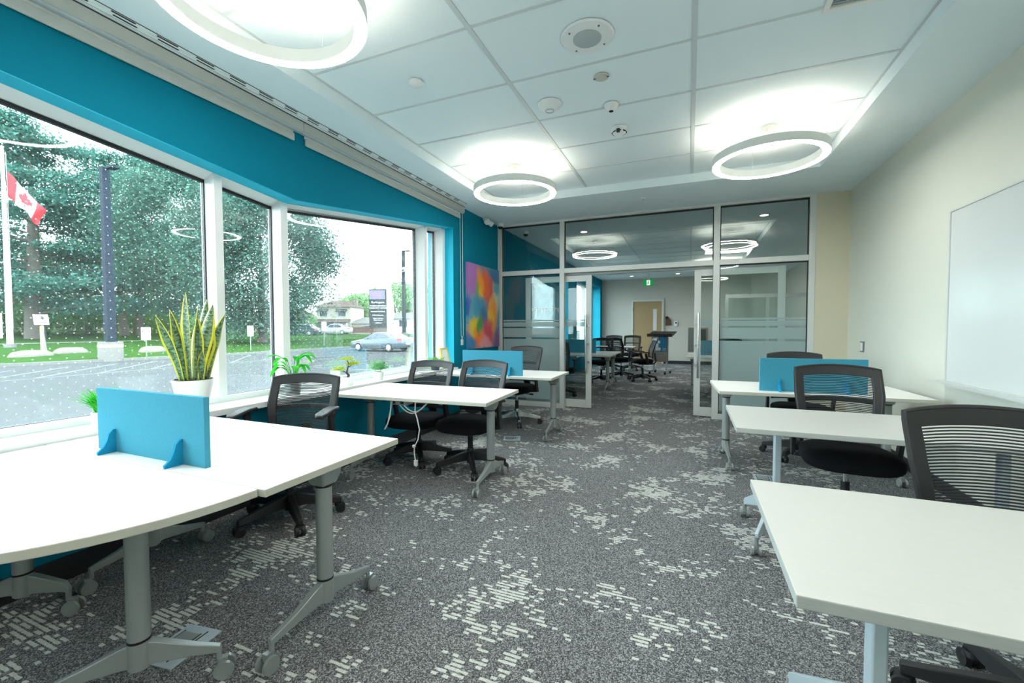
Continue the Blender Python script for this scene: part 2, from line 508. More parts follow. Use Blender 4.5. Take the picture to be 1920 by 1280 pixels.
def head_front(y):          # sloped window head: lowest near the bend at y = 2.5
    return 2.28 + (2.518 - y) * .1028 if y < 2.518 else 2.28 + (y - 2.518) * .1222
YW0, YW1 = -.6, 4.975
SILL_B = .70
wl = MB()
wl.bb(-3.3, XL, YB, YP, 0, SILL_B)
wl.bb(-3.3, XL, YB, YW0, SILL_B, 3.1)
wl.bb(-3.3, XL, YW1, YP, SILL_B, 3.1)
wl.prism([(YW0, head_front(YW0)), (2.518, 2.28), (YW1, head_front(YW1)), (YW1, 3.1), (YW0, 3.1)], -3.3, XL, 'X')
struct('wall_left', wl, M['teal'], 'teal painted window wall', smooth=0)
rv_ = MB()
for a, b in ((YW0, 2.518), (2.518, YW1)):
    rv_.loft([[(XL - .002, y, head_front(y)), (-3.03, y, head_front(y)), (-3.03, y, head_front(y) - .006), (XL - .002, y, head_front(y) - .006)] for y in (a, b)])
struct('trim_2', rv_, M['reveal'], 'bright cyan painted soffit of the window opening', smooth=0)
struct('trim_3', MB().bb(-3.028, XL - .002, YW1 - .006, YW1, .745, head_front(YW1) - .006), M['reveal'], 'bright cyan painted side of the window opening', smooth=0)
# back room left wall with two tall windows
BW = [(9.95, 10.8), (11.7, 15.1)]
w2 = MB()
for a, b in ((YP, 9.95), (10.8, 11.7), (15.1, YF)):
    w2.bb(-3.36, XL, a, b, 0, 3.1)
for a, b in BW:
    w2.bb(-3.36, XL, a, b, 0, .40); w2.bb(-3.36, XL, a, b, 2.65, 3.1)
struct('wall_back_left', w2, M['teal'], 'teal wall of the room beyond the glass', smooth=0)
struct('wall_right', MB().bb(XR, XR + .15, YB, YP + .05, 0, 3.1), M['beige'], 'pale beige wall with the whiteboard', smooth=0)
struct('wall_back_right', MB().bb(XR + .9, XR + 1.05, YP + .05, YF, 0, 3.1).bb(XR, XR + 1.05, YP + .05, YP + .2, 0, 3.1), M['grey_wall'], 'grey beige wall of the room beyond', smooth=0)
struct('wall_far', MB().bb(-3.2, XR + 1.1, YF, YF + .15, 0, 3.1), M['grey_wall'], 'grey wall at the far end with a wooden door', smooth=0)
struct('wall_rear', MB().bb(-3.2, XR + .2, YB - .15, YB, 0, 3.1), M['beige'], 'beige wall behind the viewpoint', smooth=0)
struct('wall_front', MB().bb(1.442, XR, YP - .04, YP + .06, 0, ZS + .1), M['tan'], 'beige wall strip beside the glass partition', smooth=0)
struct('floor_back', MB().bb(XR + .1, XR + 1.0, YP + .1, YF + .1, -.12, 0), M['carpet'], smooth=0)
struct('baseboard_left', MB().bb(XL, XL + .012, YB, YP - .05, 0, .12), M['base_dk'], 'black baseboard along the teal wall', smooth=0)
struct('baseboard_right', MB().bb(XR - .012, XR, YB, YP - .05, 0, .10), M['base_dk'], smooth=0)
struct('baseboard_far', MB().bb(-1.0 + .16, XR + .9, YF - .014, YF, 0, .11).bb(XL, -1.86, YF - .014, YF, 0, .11), M['base_dk'], smooth=0)

# ceilings: lowered border + raised tiled tray
TX0, TX1, PX, PY = -2.424, 1.228, 1.2173, .6165
def tray(name, y0, y1, ya, yb, nrow, label, tiles_y1, x1=XR, xt=0):
    c = MB()
    X0, X1 = -3.2, x1
    c.bb(X0, TX0, ya, yb, ZS, 3.12); c.bb(TX1, X1, ya, yb, ZS, 3.12)
    c.bb(TX0, TX1, ya, y0, ZS, 3.12); c.bb(TX0, TX1, y1, yb, ZS, 3.12)
    c.bb(TX0, TX1, y0, y1, 3.06, 3.12)
    o = struct(name, c, M['ceil'], label, smooth=0)
    t = MB().bb(-PX / 2 + .012, PX / 2 - .012, -PY / 2 + .010, PY / 2 - .010, 0, .018)
    first = None
    g = MB()
    for i in range(4):
        x = TX0 + PX * i
        g.bb(x - .015, x + .015, y0, y1, ZT, ZT + .012)
    for j in range(nrow + 1):
        y = tiles_y1 - PY * j
        if y < y0: break
        g.bb(TX0, TX1, y - .010, y + .010, ZT + .001, ZT + .013)
    g.build('ceiling_grid', M['tbar'], o, smooth=0)
    for i in range(3):
        for j in range(nrow):
            yc = tiles_y1 - PY * (j + .5)
            if yc - PY / 2 < y0 - .01: continue
            if first is None:
                first = t.build('ceiling_tile', M['tile'], o, smooth=0); k = first
            else:
                k = first.copy(); col.objects.link(k)
            k.location = (TX0 + PX * (i + .5), yc, ZT + .005 + .0)
    return o
tray('ceiling', -1.45, 5.34, YB, YP + .03, 11, 'white ceiling with raised tiled tray', 5.34)
tray('ceiling_back', 7.7, 13.9, YP + .03, YF, 10, 'ceiling of the room beyond with tiled tray', 13.9, x1=XR + 1.0)

# ------------------------------------------------------------------ window
win = thing('window_1', 'long white framed window with sloping head over the car park', None, (0, 0, 0), kind='structure')
XF, XG = -3.03, -3.14
GB = .772
def head_gl(y): return head_front(y) - .05
f = MB()
# bottom rail: face then sloping glazing stop
f.prism([(XF, SILL_B), (XF, .785), (XG - .02, GB), (XG - .02, SILL_B)], YW0, YW1, 'Y')
f.build('frame_rail', M['frame_w'], win, smooth=0)
for a, b in ((YW0, 2.45), (2.45, YW1)):
    h = MB()
    def sec(y, hf, hg): return [(XF, y, hf), (XF, y, hf - .028), (XG - .02, y, hg), (XG - .02, y, hf + .02)]
    h.loft([sec(a, head_front(a) + .03, head_gl(a)), sec(b, head_front(b) + .03, head_gl(b))])
    # face depth of head profile
    h.build('head_rail', M['frame_w'], win, smooth=0)
mull = [(1.964, 2.019), (2.481, 2.545), (4.493, 4.551), (4.914, YW1)]
for a, b in mull:
    MB().prism([(XF + .0015, a), (XF + .0015, b), (XG - .03, b + .004 if b < 4.9 else b), (XG - .03, a - (.058 if a > 4 else .003))], SILL_B, head_front((a + b) / 2) + .02, 'Z').build('mullion', M['frame_w'], win, smooth=0)
MB().bb(XG - .03, XF, YW0, YW0 + .06, SILL_B, head_front(YW0)).build('mullion', M['frame_w'], win, smooth=0)
ed = [(YW0 + .05, 1.960), (2.024, 2.476), (2.550, 4.436), (4.556, 4.862)]
for a, b in ed:
    pts = [a] + ([2.518] if a < 2.518 < b else []) + [b]
    p = MB(); poly = [(a, GB - .01), (b, GB - .01)] + [(y, head_gl(y) + .01) for y in reversed(pts)]
    p.prism(poly, XG - .004, XG + .004, 'X')
    p.build('pane', M['win'], win, smooth=0)
    gk = MB()
    for (y0, y1) in ((a, a), (b, b)):
        gk.prism([(y0 - .006, GB - .01), (y0 + .006, GB - .01), (y0 + .006, head_gl(y0) + .01), (y0 - .006, head_gl(y0) + .01)], XG - .012, XG + .012)
    gk.prism([(a, GB - .008), (b, GB - .008), (b, GB + .006), (a, GB + .006)], XG - .012, XG + .012)
    tp = [(y, head_gl(y) - .012) for y in pts] + [(y, head_gl(y) + .008) for y in reversed(pts)]
    gk.prism(tp, XG - .012, XG + .012)
    gk.build('gasket', M['alu_dk'], win, smooth=0)
struct('trim_1', MB().bb(-3.035, -2.775, YW0 - .03, 4.86, .703, .745), M['frame_w'], 'white window sill shelf', smooth=0, bevel=.004)

# back room windows
for i, (a, b) in enumerate(BW):
    bwn = thing('window_%d' % (i + 2), None, None, kind='structure')
    fr = MB()
    fr.bb(-3.33, -3.2, a, a + .06, .4, 2.65); fr.bb(-3.33, -3.2, b - .06, b, .4, 2.65)
    fr.bb(-3.33, -3.2, a + .06, b - .06, .4, .48); fr.bb(-3.33, -3.2, a + .06, b - .06, 2.58, 2.65)
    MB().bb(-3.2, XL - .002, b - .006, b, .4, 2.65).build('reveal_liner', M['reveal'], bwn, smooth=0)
    for y in (a + (b - a) * .33, a + (b - a) * .66):
        fr.bb(-3.33, -3.2, y - .03, y + .03, .48, 2.58)
    fr.build('window_frame', M['frame_w'], bwn, smooth=0)
    MB().bb(-3.284, -3.276, a + .05, b - .05, .47, 2.59).build('pane', M['back_win'], bwn, smooth=0)

# ------------------------------------------------------------------ glass partition
gp = thing('glass_partition', 'aluminium framed glass partition with transom panes across the room', 'partition', (0, YP, 0), kind='structure')
posts = [(-2.905, -2.833), (-1.858, -1.786), (.290, .369), (1.374, 1.442)]
for a, b in posts:
    MB().bb(a, b, -.045, .045, 0, ZS - .03).build('post', M['alu'], gp, smooth=0, bevel=.003)
MB().bb(-2.905, 1.442, -.045, .045, ZS - .03, ZS + .02).build('head_rail', M['alu'], gp, smooth=0)
for i in range(3):
    a, b = posts[i][1], posts[i + 1][0]
    MB().bb(a, b, -.04, .04, 2.09, 2.162).build('transom', M['alu'], gp, smooth=0, bevel=.003)
    MB().bb(a - .005, b + .005, -.004, .004, 2.155, ZS - .025).build('pane', M['clear'], gp, smooth=0)
    MB().bb(a, b, -.012, .012, ZS - .05, ZS - .03).bb(a, a + .012, -.012, .012, 2.162, ZS - .05).bb(b - .012, b, -.012, .012, 2.162, ZS - .05).build('gasket', M['alu_dk'], gp, smooth=0)
    if i != 1:
        MB().bb(a, b, -.04, .04, 0, .075).build('bottom_rail', M['alu'], gp, smooth=0, bevel=.003)
        MB().bb(a - .005, b + .005, -.004, .004, .07, 2.095).build('pane', M['film'], gp, smooth=0)
        MB().bb(a, a + .010, -.012, .012, .075, 2.09).bb(b - .010, b, -.012, .012, .075, 2.09).bb(a + .01, b - .01, -.012, .012, 2.075, 2.09).build('gasket', M['alu_dk'], gp, smooth=0)
MB().bb(-1.786, .29, .05, .12, 2.06, 2.13).build('door_track', M['silver'], gp, smooth=0)
# vinyl lettering on the left fixed pane, read from the other side
def text(body, size, m, parent, loc, rot, ext=.001, align='CENTER', name='lettering', bold=0.):
    c = bpy.data.curves.new(name, 'FONT'); c.body = body; c.size = size; c.extrude = ext; c.align_x = align; c.align_y = 'CENTER'; c.offset = bold
    c.materials.append(m)
    c.resolution_u = 2
    o = bpy.data.objects.new(name, c); col.objects.link(o); o.parent = parent
    o.location = loc; o.rotation_euler = rot
    bpy.context.view_layer.update()
    me = bpy.data.meshes.new_from_object(o.evaluated_get(bpy.context.evaluated_depsgraph_get()))
    k = bpy.data.objects.new(name, me); col.objects.link(k); k.parent = parent
    k.location = loc; k.rotation_euler = rot
    if not me.materials: me.materials.append(m)
    bpy.data.objects.remove(o)
    k['kind'] = 'stuff'
    return k
for s_, x, z in (('TEC', -2.30, 1.545), ('TE|', -2.13, 1.53), ('|ITY', -1.95, 1.53)):
    text(s_, .085, M['sign_w'], gp, (x, .008, z), (R(90), 0, R(180)))
# sliding doors, hung behind the fixed panes
def sliding(idx, x0, x1, hx, label):
    d = thing('door_%d' % idx, label, None, (0, YP + .085, 0), kind='structure')
    for a, b in ((x0, x0 + .085), (x1 - .085, x1)):
        MB().bb(a, b, -.022, .022, .015, 2.055).build('stile', M['alu'], d, smooth=0, bevel=.003)
    MB().bb(x0 + .085, x1 - .085, -.022, .022, 1.965, 2.055).build('top_rail', M['alu'], d, smooth=0)
    MB().bb(x0 + .085, x1 - .085, -.022, .022, .015, .135).build('bottom_rail', M['alu'], d, smooth=0)
    MB().bb(x0 + .08, x1 - .08, -.004, .004, .13, 1.97).build('pane', M['film2'], d, smooth=0)
    for sgn in (1,):
        h = MB()
        h.cyl((hx, -.085, .55), (hx, -.085, 1.45), .015, n=14)
        hd = h.build('pull_handle', M['chrome'], d)
        k = MB()
        sx = .0 if abs(hx - x0) < .1 else .0
        for z in (.72, 1.0, 1.28):
            k.cyl((hx, -.085, z), (hx, -.02, z), .009, n=10)
            k.cyl((hx + (.03 if idx == 1 else -.03), -.035, z), (hx + (.03 if idx == 1 else -.03), -.022, z), .018, n=12)
        k.build('standoff', M['chrome'], hd)
sliding(1, -2.458, -1.386, -1.46, 'left sliding glass door with tall bar handle')
sliding(2, .060, 1.15, .115, 'right sliding glass door with tall bar handle')

# ------------------------------------------------------------------ far door and things on the far wall
d3 = thing('door_3', 'tan wooden door with narrow glass strip', None, (-1.34, YF, 0), kind='structure')
MB().bb(-.47, .47, -.03, 0, .01, 2.12).build('door_leaf', M['wood'], d3, smooth=0)
MB().bb(-.53, -.47, -.05, 0, 0, 2.18).bb(.47, .53, -.05, 0, 0, 2.18).bb(-.47, .47, -.05, 0, 2.12, 2.18).build('door_frame', M['alu'], d3, smooth=0)
MB().bb(.19, .31, -.036, -.03, 1.13, 1.86).build('vision_pane', M['sign_w'], d3, smooth=0)
MB().cyl((.40, -.03, 1.0), (.40, -.09, 1.0), .012, n=8).cyl((.40, -.09, 1.0), (.29, -.09, 1.0), .01, n=8).build('door_handle', M['chrome'], d3)
for z in (.35, 1.1, 1.85):
    MB().cyl((-.475, -.04, z - .06), (-.475, -.04, z + .06), .012, n=8).build('hinge', M['stainless'], d3)
t = thing('hanging_pouch', 'small brown pouch hanging on the far wall right of the wooden door', 'pouch', (-.66, YF, 1.45))
MB().prism([(-.08, .14), (-.02, .16), (.08, .02), (.10, -.15), (-.09, -.16)], -.05, -.002, 'Y').build('pouch_body', M['brown'], t, smooth=0, bevel=.01)
MB().bb(-.09, -.01, -.055, -.05, .05, .15).build('flap', M['blk'], t, smooth=0)
t = thing('thermostat', 'small white wall control beside the brown pouch', 'thermostat', (-.42, YF, 1.345))
MB().bb(-.05, .05, -.03, 0, -.085, .085).build('housing', M['plastic'], t, bevel=.008)
MB().bb(-.03, .03, -.033, -.03, .015, .06).build('display', M['screen'], t, smooth=0)
t = thing('wall_panel', 'grey framed panel on the far wall behind the right door', 'panel', (.26, YF, .82))
MB().bb(-.30, .30, -.03, 0, -.40, .40).build('panel_frame', M['stainless'], t, smooth=0, bevel=.006)
MB().bb(-.06, .24, -.036, -.03, -.34, .34).build('panel_face', M['screen'], t, smooth=0)
MB().bb(.0, .10, -.042, -.036, -.25, -.05).build('sticker', M['yellow'], t, smooth=0)
# green running-man exit sign
t = thing('exit_sign', 'green running figure exit sign hanging from ceiling', 'sign', (-1.20, 14.0, ZS))
MB().bb(-.145, .145, -.025, .025, -.37, -.19).build('sign_face', M['green_s'], t, smooth=0)
MB().bb(-.03, .03, -.02, .02, -.19, 0).build('stem', M['plastic'], t, smooth=0)
MB().bb(-.045, .055, -.028, -.025, -.355, -.205).build('white_door_symbol', M['white_s'], t, smooth=0)
MB().cyl((.012, -.031, -.235), (.012, -.028, -.235), .014, n=10).box((.0, -.03, -.275), (.026, .004, .055), (0, R(15), 0)).box((-.018, -.03, -.315), (.014, .004, .055), (0, R(40), 0)).box((.020, -.03, -.318), (.014, .004, .05), (0, R(-25), 0)).box((-.012, -.03, -.265), (.055, .004, .012), (0, R(20), 0)).build('running_figure', M['green_s'], t, smooth=0)
# glazed screen to the right in the back room
t = thing('interior_window', 'glazed interior screen with pale rails in the room beyond', 'window', (1.75, 11.6, 0))
MB().bb(-.95, .95, -.03, .03, 1.94, 2.03).bb(-.95, .95, -.03, .03, 0, .08).build('rail', M['alu'], t, smooth=0)
for x in (-.92, -.06, .92):
    MB().bb(x - .035, x + .035, -.03, .03, .08, 1.94).build('post', M['alu'], t, smooth=0)
for a, b in ((-.885, -.095), (-.025, .885)):
    MB().bb(a, b, -.004, .004, .08, 1.94).build('pane', M['film'], t, smooth=0)

# ------------------------------------------------------------------ lights
def ring(loc, label, group='ring lights', dim=False):
    t = thing('ring_light', label, 'lamp', loc, 0, group)
    ro, ri, h = .445, .385, .075
    MB().lathe([(ro, .004), (ro, h - .004), (ro - .006, h - .003), (ro - .006, .004)], n=72, close=True).lathe([(ri, .004), (ri, h - .004), (ri + .006, h - .003), (ri + .006, .004)], n=72, close=True).build('ring_body', M['white'], t)
    MB().lathe([(ri + .006, 0), (ro - .006, 0), (ro - .006, .004), (ri + .006, .004)], n=72, close=True).build('lower_diffuser', M['ring_dn_low' if dim else 'ring_dn'], t)
    MB().lathe([(ri + .006, h - .008), (ro - .006, h - .008), (ro - .006, h - .004), (ri + .006, h - .004)], n=72, close=True).build('upper_diffuser', M['ring_up_low' if dim else 'ring_up'], t)
    top = ZT - loc[2]
    for k in range(3):
        a = R(100 + 120 * k)
        p = ((ro + ri) / 2 * math.cos(a), (ro + ri) / 2 * math.sin(a))
        MB().cyl((p[0], p[1], h - .004), (p[0], p[1], top), .0018, n=6).cyl((p[0], p[1], h - .004), (p[0], p[1], h + .02), .004, n=8).build('suspension_wire', M['chrome'], t)
    MB().tube([(-.2, -.33, h), (-.16, -.27, h + .05), (-.02, -.02, top - .05), (0, 0, top)], .0025, n=6).build('power_cord', M['cable'], t)
    MB().lathe([(0, top - .02), (.05, top - .018), (.052, top)], n=20).build('ceiling_rose', M['white'], t)
    return t
ZR = 2.70
ring((-1.79, 1.40, ZR), 'large ring light over the front left desk, cut by top edge')
ring((-1.76, 4.34, ZR), 'ring light over the left desks near the glass partition')
ring((.62, 4.36, ZR), 'ring light over the right hand desks near the beige wall')
ring((.62, 1.40, ZR), 'ring light above the viewpoint, out of sight', 'ring lights')
ring((-1.79, -1.5, ZR), 'ring light behind the viewpoint on the window side')
ring((.62, -1.5, ZR), 'ring light behind the viewpoint on the wall side')
ring((-1.80, 8.75, ZR), 'ring light seen through the glass above the left desks', dim=True)
ring((.67, 12.6, ZR), 'ring light far beyond the glass, right side, in front of the exit wall')
ring((.67, 8.75, ZR), 'ring light seen through the glass at right', dim=True)
t = thing('ceiling_panel_light', 'bright square ceiling light seen through the right transom', 'lamp', (.95, 11.0, ZT - .002))
MB().bb(-.62, .62, -.32, .32, -.012, -.004).build('light_panel', M['panel'], t, smooth=0)
MB().bb(-.65, .65, -.35, .35, -.010, -.001).build('frame', M['white'], t, smooth=0)
for x, y, lb in ((-1.7, 7.35, 'small round downlight just beyond the partition, near left transom'), (-.35, 14.3, 'small round downlight on the back ceiling right of the exit sign'), (-1.75, 14.4, 'small round downlight on the back ceiling left of the exit sign'), (1.0, 7.3, 'small round downlight just beyond the right transom')):
    t = thing('downlight', lb, 'lamp', (x, y, ZS), 0, 'downlights')
    MB().lathe([(0, -.008), (.055, -.008), (.055, -.003), (0, -.003)], n=20).build('lens', M['spot'], t)
    MB().lathe([(.055, -.01), (.075, -.008), (.078, -.001), (.055, -.001)], n=20, close=True).build('trim_ring', M['white'], t)

# ceiling fixtures
t = thing('ceiling_speaker', 'large round white ceiling speaker with grey grille', 'speaker', (-.585, 2.60, ZT))
MB().lathe([(0, -.012), (.085, -.012), (.15, -.010), (.158, -.002), (.158, 0)], n=40).build('rim', M['plastic'], t)
MB().lathe([(0, -.018), (.078, -.017), (.084, -.0125), (0, -.0125)], n=36).build('grille', M['grille'], t)
for k in range(4):
    a = R(45 + 90 * k)
    MB().lathe([(0, -.016), (.006, -.015), (.006, -.010)], (.122 * math.cos(a), .122 * math.sin(a), 0), n=8).build('screw', M['stainless'], t)
t = thing('cover_plate', 'flat round cream cover plate on ceiling tile', 'plate', (-.585, 3.045, ZT))
MB().lathe([(0, -.006), (.05, -.006), (.052, 0)], n=24).build('plate', M['lam_edge'], t)
for sx in (-1, 1): MB().bb(sx * .046 - .008, sx * .046 + .008, -.006, .006, -.009, -.005).build('clip', M['stainless'], t, smooth=0)
t = thing('access_point', 'white domed wireless unit with small round face on ceiling', 'sensor', (-1.024, 3.25, ZT))
MB().lathe([(0, -.055), (.035, -.054), (.06, -.044), (.085, -.022), (.092, -.004), (.092, 0)], n=32).build('dome', M['plastic'], t)
MB().lathe([(.030, -.058), (.034, -.058), (.034, -.05), (.030, -.05)], n=24, close=True).build('status_ring', M['grille'], t)
t = thing('occupancy_sensor', 'small white conical sensor with grey eye on ceiling', 'sensor', (-.584, 3.45, ZT))
MB().lathe([(0, -.05), (.022, -.05), (.03, -.046), (.055, -.008), (.056, 0)], n=24).build('cone', M['plastic'], t)
MB().lathe([(0, -.054), (.017, -.053), (.018, -.049)], n=16).build('eye', M['dark'], t)
t = thing('smoke_detector', 'round smoke detector with dark vents on ceiling', 'detector', (-.586, 3.88, ZT))
MB().lathe([(0, -.062), (.03, -.06), (.055, -.045), (.068, -.02), (.07, 0)], n=28).build('housing', M['plastic'], t)
for k in range(8):
    a = R(45 * k + 10)
    MB().box((.058 * math.cos(a), .058 * math.sin(a), -.038), (.008, .028, .012), (0, R(-35), a)).build('vent_slot', M['dark'], t, smooth=0)
MB().bb(-.014, .014, -.072, -.052, -.058, -.03).build('chamber_window', M['dark'], t, smooth=0)
t = thing('motion_detector', 'pale oval motion detector on ceiling tile near the window side', 'detector', (-1.81, 2.60, ZT))
MB().lathe([(0, -.03), (.03, -.029), (.05, -.016), (.052, 0)], n=24).build('cap', M['plastic'], t)
MB().box((.04, .0, -.012), (.03, .05, .02)).build('side_tab', M['plastic'], t, bevel=.004)
t = thing('sprinkler', 'small concealed sprinkler cap on the lowered ceiling near the partition', 'sprinkler', (-.563, 5.744, ZS))
MB().lathe([(0, -.012), (.03, -.010), (.034, 0)], n=20).build('cap', M['plastic'], t)
MB().lathe([(0, -.03), (.008, -.03), (.008, -.01)], n=10).build('nozzle', M['chrome'], t)
t = thing('air_vent', 'louvred square return air grille in ceiling at top edge', 'vent', (.945, 2.62, ZT))
MB().bb(-.285, .285, -.29, -.262, -.008, .004).bb(-.285, .285, .262, .29, -.008, .004).bb(-.285, -.257, -.262, .262, -.008, .004).bb(.257, .285, -.262, .262, -.008, .004).build('frame', M['white'], t, smooth=0)
for k in range(26):
    MB().box((0, -.25 + k * .02, -.001), (.514, .010, .003), (R(35), 0, 0)).build('slat', M['grille'], t, smooth=0)
MB().bb(-.257, .257, -.262, .262, .002, .003).build('backing', M['grille'], t, smooth=0)
# linear slot diffuser
t = thing('linear_diffuser', 'long slotted air diffuser in the ceiling beside the blinds', 'vent', (-2.787, 0, ZS))
MB().bb(-.032, -.027, -1., 5.1, -.0035, 0).bb(-.005, .001, -1., 5.1, -.0035, 0).bb(.024, .029, -1., 5.1, -.0035, 0).build('frame', M['white'], t, smooth=0)
MB().bb(-.0325, -.0315, -1., 5.1, -.0045, 0).bb(.0295, .0305, -1., 5.1, -.0045, 0).build('edge_line', M['dark'], t, smooth=0)
first = None
k = 0
while -.9 + k * .206 < 5.0:
    for dx, dy in ((.0135, 0), (-.0145, .02)):
        if first is None:
            first = MB().bb(-.0045, .0045, 0, .105, -.003, 0).build('slot', M['dark'], t, smooth=0); s_ = first
        else:
            s_ = first.copy(); col.objects.link(s_)
        s_.location = (dx, -.964 + k * .206 + dy, 0)
    k += 1
# roller blinds
def blind(y0, y1, label, chain):
    t = thing('roller_blind', label, 'blind', (0, 0, 0), 0, 'roller blinds')
    MB().bb(-2.862, -2.850, y0, y1, 2.825, ZS - .010).build('fascia', M['fascia'], t, smooth=0)
    MB().bb(-2.866, -2.852, y0, y1, ZS - .010, ZS - .001).build('shadow_gap', M['dark'], t, smooth=0)
    MB().bb(XL + .002, -2.862, y0, y1, 2.815, 2.835).bb(XL + .002, -2.862, y0, y0 + .012, 2.835, ZS - .003).bb(XL + .002, -2.862, y1 - .012, y1, 2.835, ZS - .003).build('headbox', M['silver_lt'], t, smooth=0)
    MB().bb(XL + .006, XL + .022, y0 + .04, y1 - .06, 2.735, 2.795).build('hem_bar', M['fascia'], t, smooth=0, bevel=.006)
    MB().bb(XL + .003, XL + .006, y0 + .04, y1 - .06, 2.79, 2.82).build('fabric', M['white'], t, smooth=0)
    if chain:
        c = MB()
        c.tube([(XL + .03, y1 - .03, 2.82), (XL + .03, y1 - .03, 1.16), (XL + .03, y1 - .06, 1.10), (XL + .03, y1 - .09, 1.16), (XL + .03, y1 - .10, 2.82)], .003, n=6)
        ch = c.build('bead_chain', M['cable'], t)
        MB().bb(XL + .02, XL + .04, y1 - .085, y1 - .045, 1.02, 1.10).build('chain_weight', M['clearp'], ch, smooth=0)
blind(-1.2, 2.56, 'long white roller blind cassette over the front window panes', False)
blind(2.565, 5.20, 'white roller blind cassette with chain near the painting', True)
# emergency twin lamps, dome cameras
t = thing('emergency_light', 'twin headed white emergency spot light at ceiling corner', 'lamp', (-2.85, 5.87, ZS))
MB().box((0, 0, -.02), (.06, .12, .04)).build('base', M['plastic'], t, bevel=.006)
for s_ in (-1, 1):
    h = MB().cyl((.02, s_ * .05, -.05), (.06, s_ * .09, -.085), .038, .042, n=18).cyl((0, s_ * .03, -.03), (.03, s_ * .06, -.06), .014, n=8).build('lamp_head', M['plastic'], t)
    MB().cyl((.06, s_ * .09, -.085), (.064, s_ * .094, -.0885), .034, n=18).build('lens', M['clearp'], h)
for (x, y, lb) in ((-2.80, 6.28, 'dome camera under ceiling in front of the partition corner'), (-2.62, 6.95, 'dome camera beyond the partition seen through the left transom')):
    t = thing('dome_camera', lb, 'camera', (x, y, ZS), 0, 'dome cameras')
    MB().lathe([(0, -.05), (.05, -.05), (.052, 0)], n=24).build('base', M['plastic'], t)
    MB().lathe([(0, -.088), (.02, -.084), (.036, -.07), (.042, -.05), (0, -.05)], n=24).build('dome', M['screen'], t)

# ------------------------------------------------------------------ tables
T = .7265
TH = .028
def caster_b(mb, x, y, a=0.):
    pass
def round_leg(parent, lx, ly, ang, top_z=T - TH, spread=.265):
    """silver T-leg: bracket, column, black rings, hub, two tapered arms, two castors"""
    c, s_ = math.cos(ang), math.sin(ang)
    leg = MB().cyl((lx, ly, .21), (lx, ly, top_z - .085), .033, n=24).build('leg', M['silver'], parent)
    MB().loft([[(lx + x * w_, ly + y * w_, z) for x, y in ((-1, -1), (1, -1), (1, 1), (-1, 1))] for w_, z in ((.036, top_z - .09), (.05, top_z - .05), (.056, top_z))]).build('bracket', M['silver'], leg, bevel=.008)
    for z in (.208, top_z - .094): MB().lathe([(.0345, z - .004), (.0345, z + .004), (.03, z + .004), (.03, z - .004)], (lx, ly, 0), n=24, close=True).build('collar', M['ring_blk'], leg)
    MB().lathe([(0, .108), (.03, .108), (.034, .112), (.034, .204), (0, .204)], (lx, ly, 0), n=24).build('hub', M['silver'], leg)
    for d in (-1, 1):
        def P(t_, z, w_): return (lx + d * t_ * s_ * -1 + w_ * c, ly + d * t_ * c + w_ * s_, z)
        secs = []
        for t_, z0, z1, hw in ((.02, .115, .2, .018), (.05, .116, .19, .016), (.15, .106, .148, .013), (spread, .092, .118, .010)):
            secs.append([P(t_, z0, -hw), P(t_, z0, hw), P(t_, z1, hw), P(t_, z1, -hw)])
        MB().loft(secs).build('foot_arm', M['silver'], leg, bevel=.003)
        cs = MB()
        a0 = P(spread - .008, 0, 0)
        cs.cyl((a0[0], a0[1], .065), (a0[0], a0[1], .105), .010, n=10)
        for w_ in (-1, 1):
            q = P(spread + .01, .032, w_ * .013); q2 = P(spread + .01, .032, w_ * .026)
            cs.cyl(q, q2, .032, n=20)
        q0 = P(spread + .006, .045, 0)
        cs.box((q0[0], q0[1], .058), (.022, .03, .03), (0, 0, ang))
        k = cs.build('castor', M['silver'], leg)
    return leg
def blade_leg(parent, lx, ly, side):
    """pale flat upright with two tall blade feet angled outward (side = -1 left, 1 right)"""
    leg = MB().box((lx, ly, (T - TH + .24) / 2), (.036, .055, T - TH - .24)).build('leg', M['silver_lt'], parent, bevel=.006)
    MB().box((lx, ly, T - TH - .012), (.10, .30, .024)).build('bracket', M['silver_lt'], leg, bevel=.004)
    for d in (-1, 1):
        secs = []
        for t_, z0, z1 in ((0, .20, .345), (.25, .165, .275), (1., .085, .128)):
            x = lx + side * .135 * t_; y = ly + d * .265 * t_
            n = Vector((.265 * d, -side * .135, 0)).normalized() * (.013 - .004 * t_)
            secs.append([(x - n.x, y - n.y, z0), (x + n.x, y + n.y, z0), (x + n.x, y + n.y, z1), (x - n.x, y - n.y, z1)])
        MB().loft(secs).build('foot_blade', M['silver_lt'], leg, bevel=.003)
        x, y = lx + side * .135, ly + d * .265
        cs = MB().cyl((x, y, .06), (x, y, .11), .011, n=10)
        for w_ in (-1, 1): cs.cyl((x + w_ * .012, y + .012, .032), (x + w_ * .025, y + .012, .032), .032, n=20)
        cs.box((x, y + .006, .058), (.022, .03, .03))
        cs.build('castor', M['silver'], leg)
def table(x0, x1, yc, rz, label, style='round', group=None, dp=.71, top='lam', shift=0.):
    xc = (x0 + x1) / 2; W = x1 - x0
    t = thing('desk', label, 'desk', (xc, yc, 0), rz, group)
    tp = MB(); tp.bb(-W / 2, W / 2, -dp / 2, dp / 2, T - TH, T)
    mats = [M['lam'], M['lam_edge']] if top == 'lam' else [M['grain'], M['grain_edge']]
    tp.mi = [0 if i == 5 else 1 for i in range(6)]
    o = tp.build('tabletop', mats, t, smooth=0, bevel=.003)
    if style == 'round':
        for s_ in (-1, 1): round_leg(t, s_ * (W / 2 - .115), shift, 0)
    else:
        for s_ in (-1, 1): blade_leg(t, s_ * (W / 2 - .25), shift, s_)
    return t
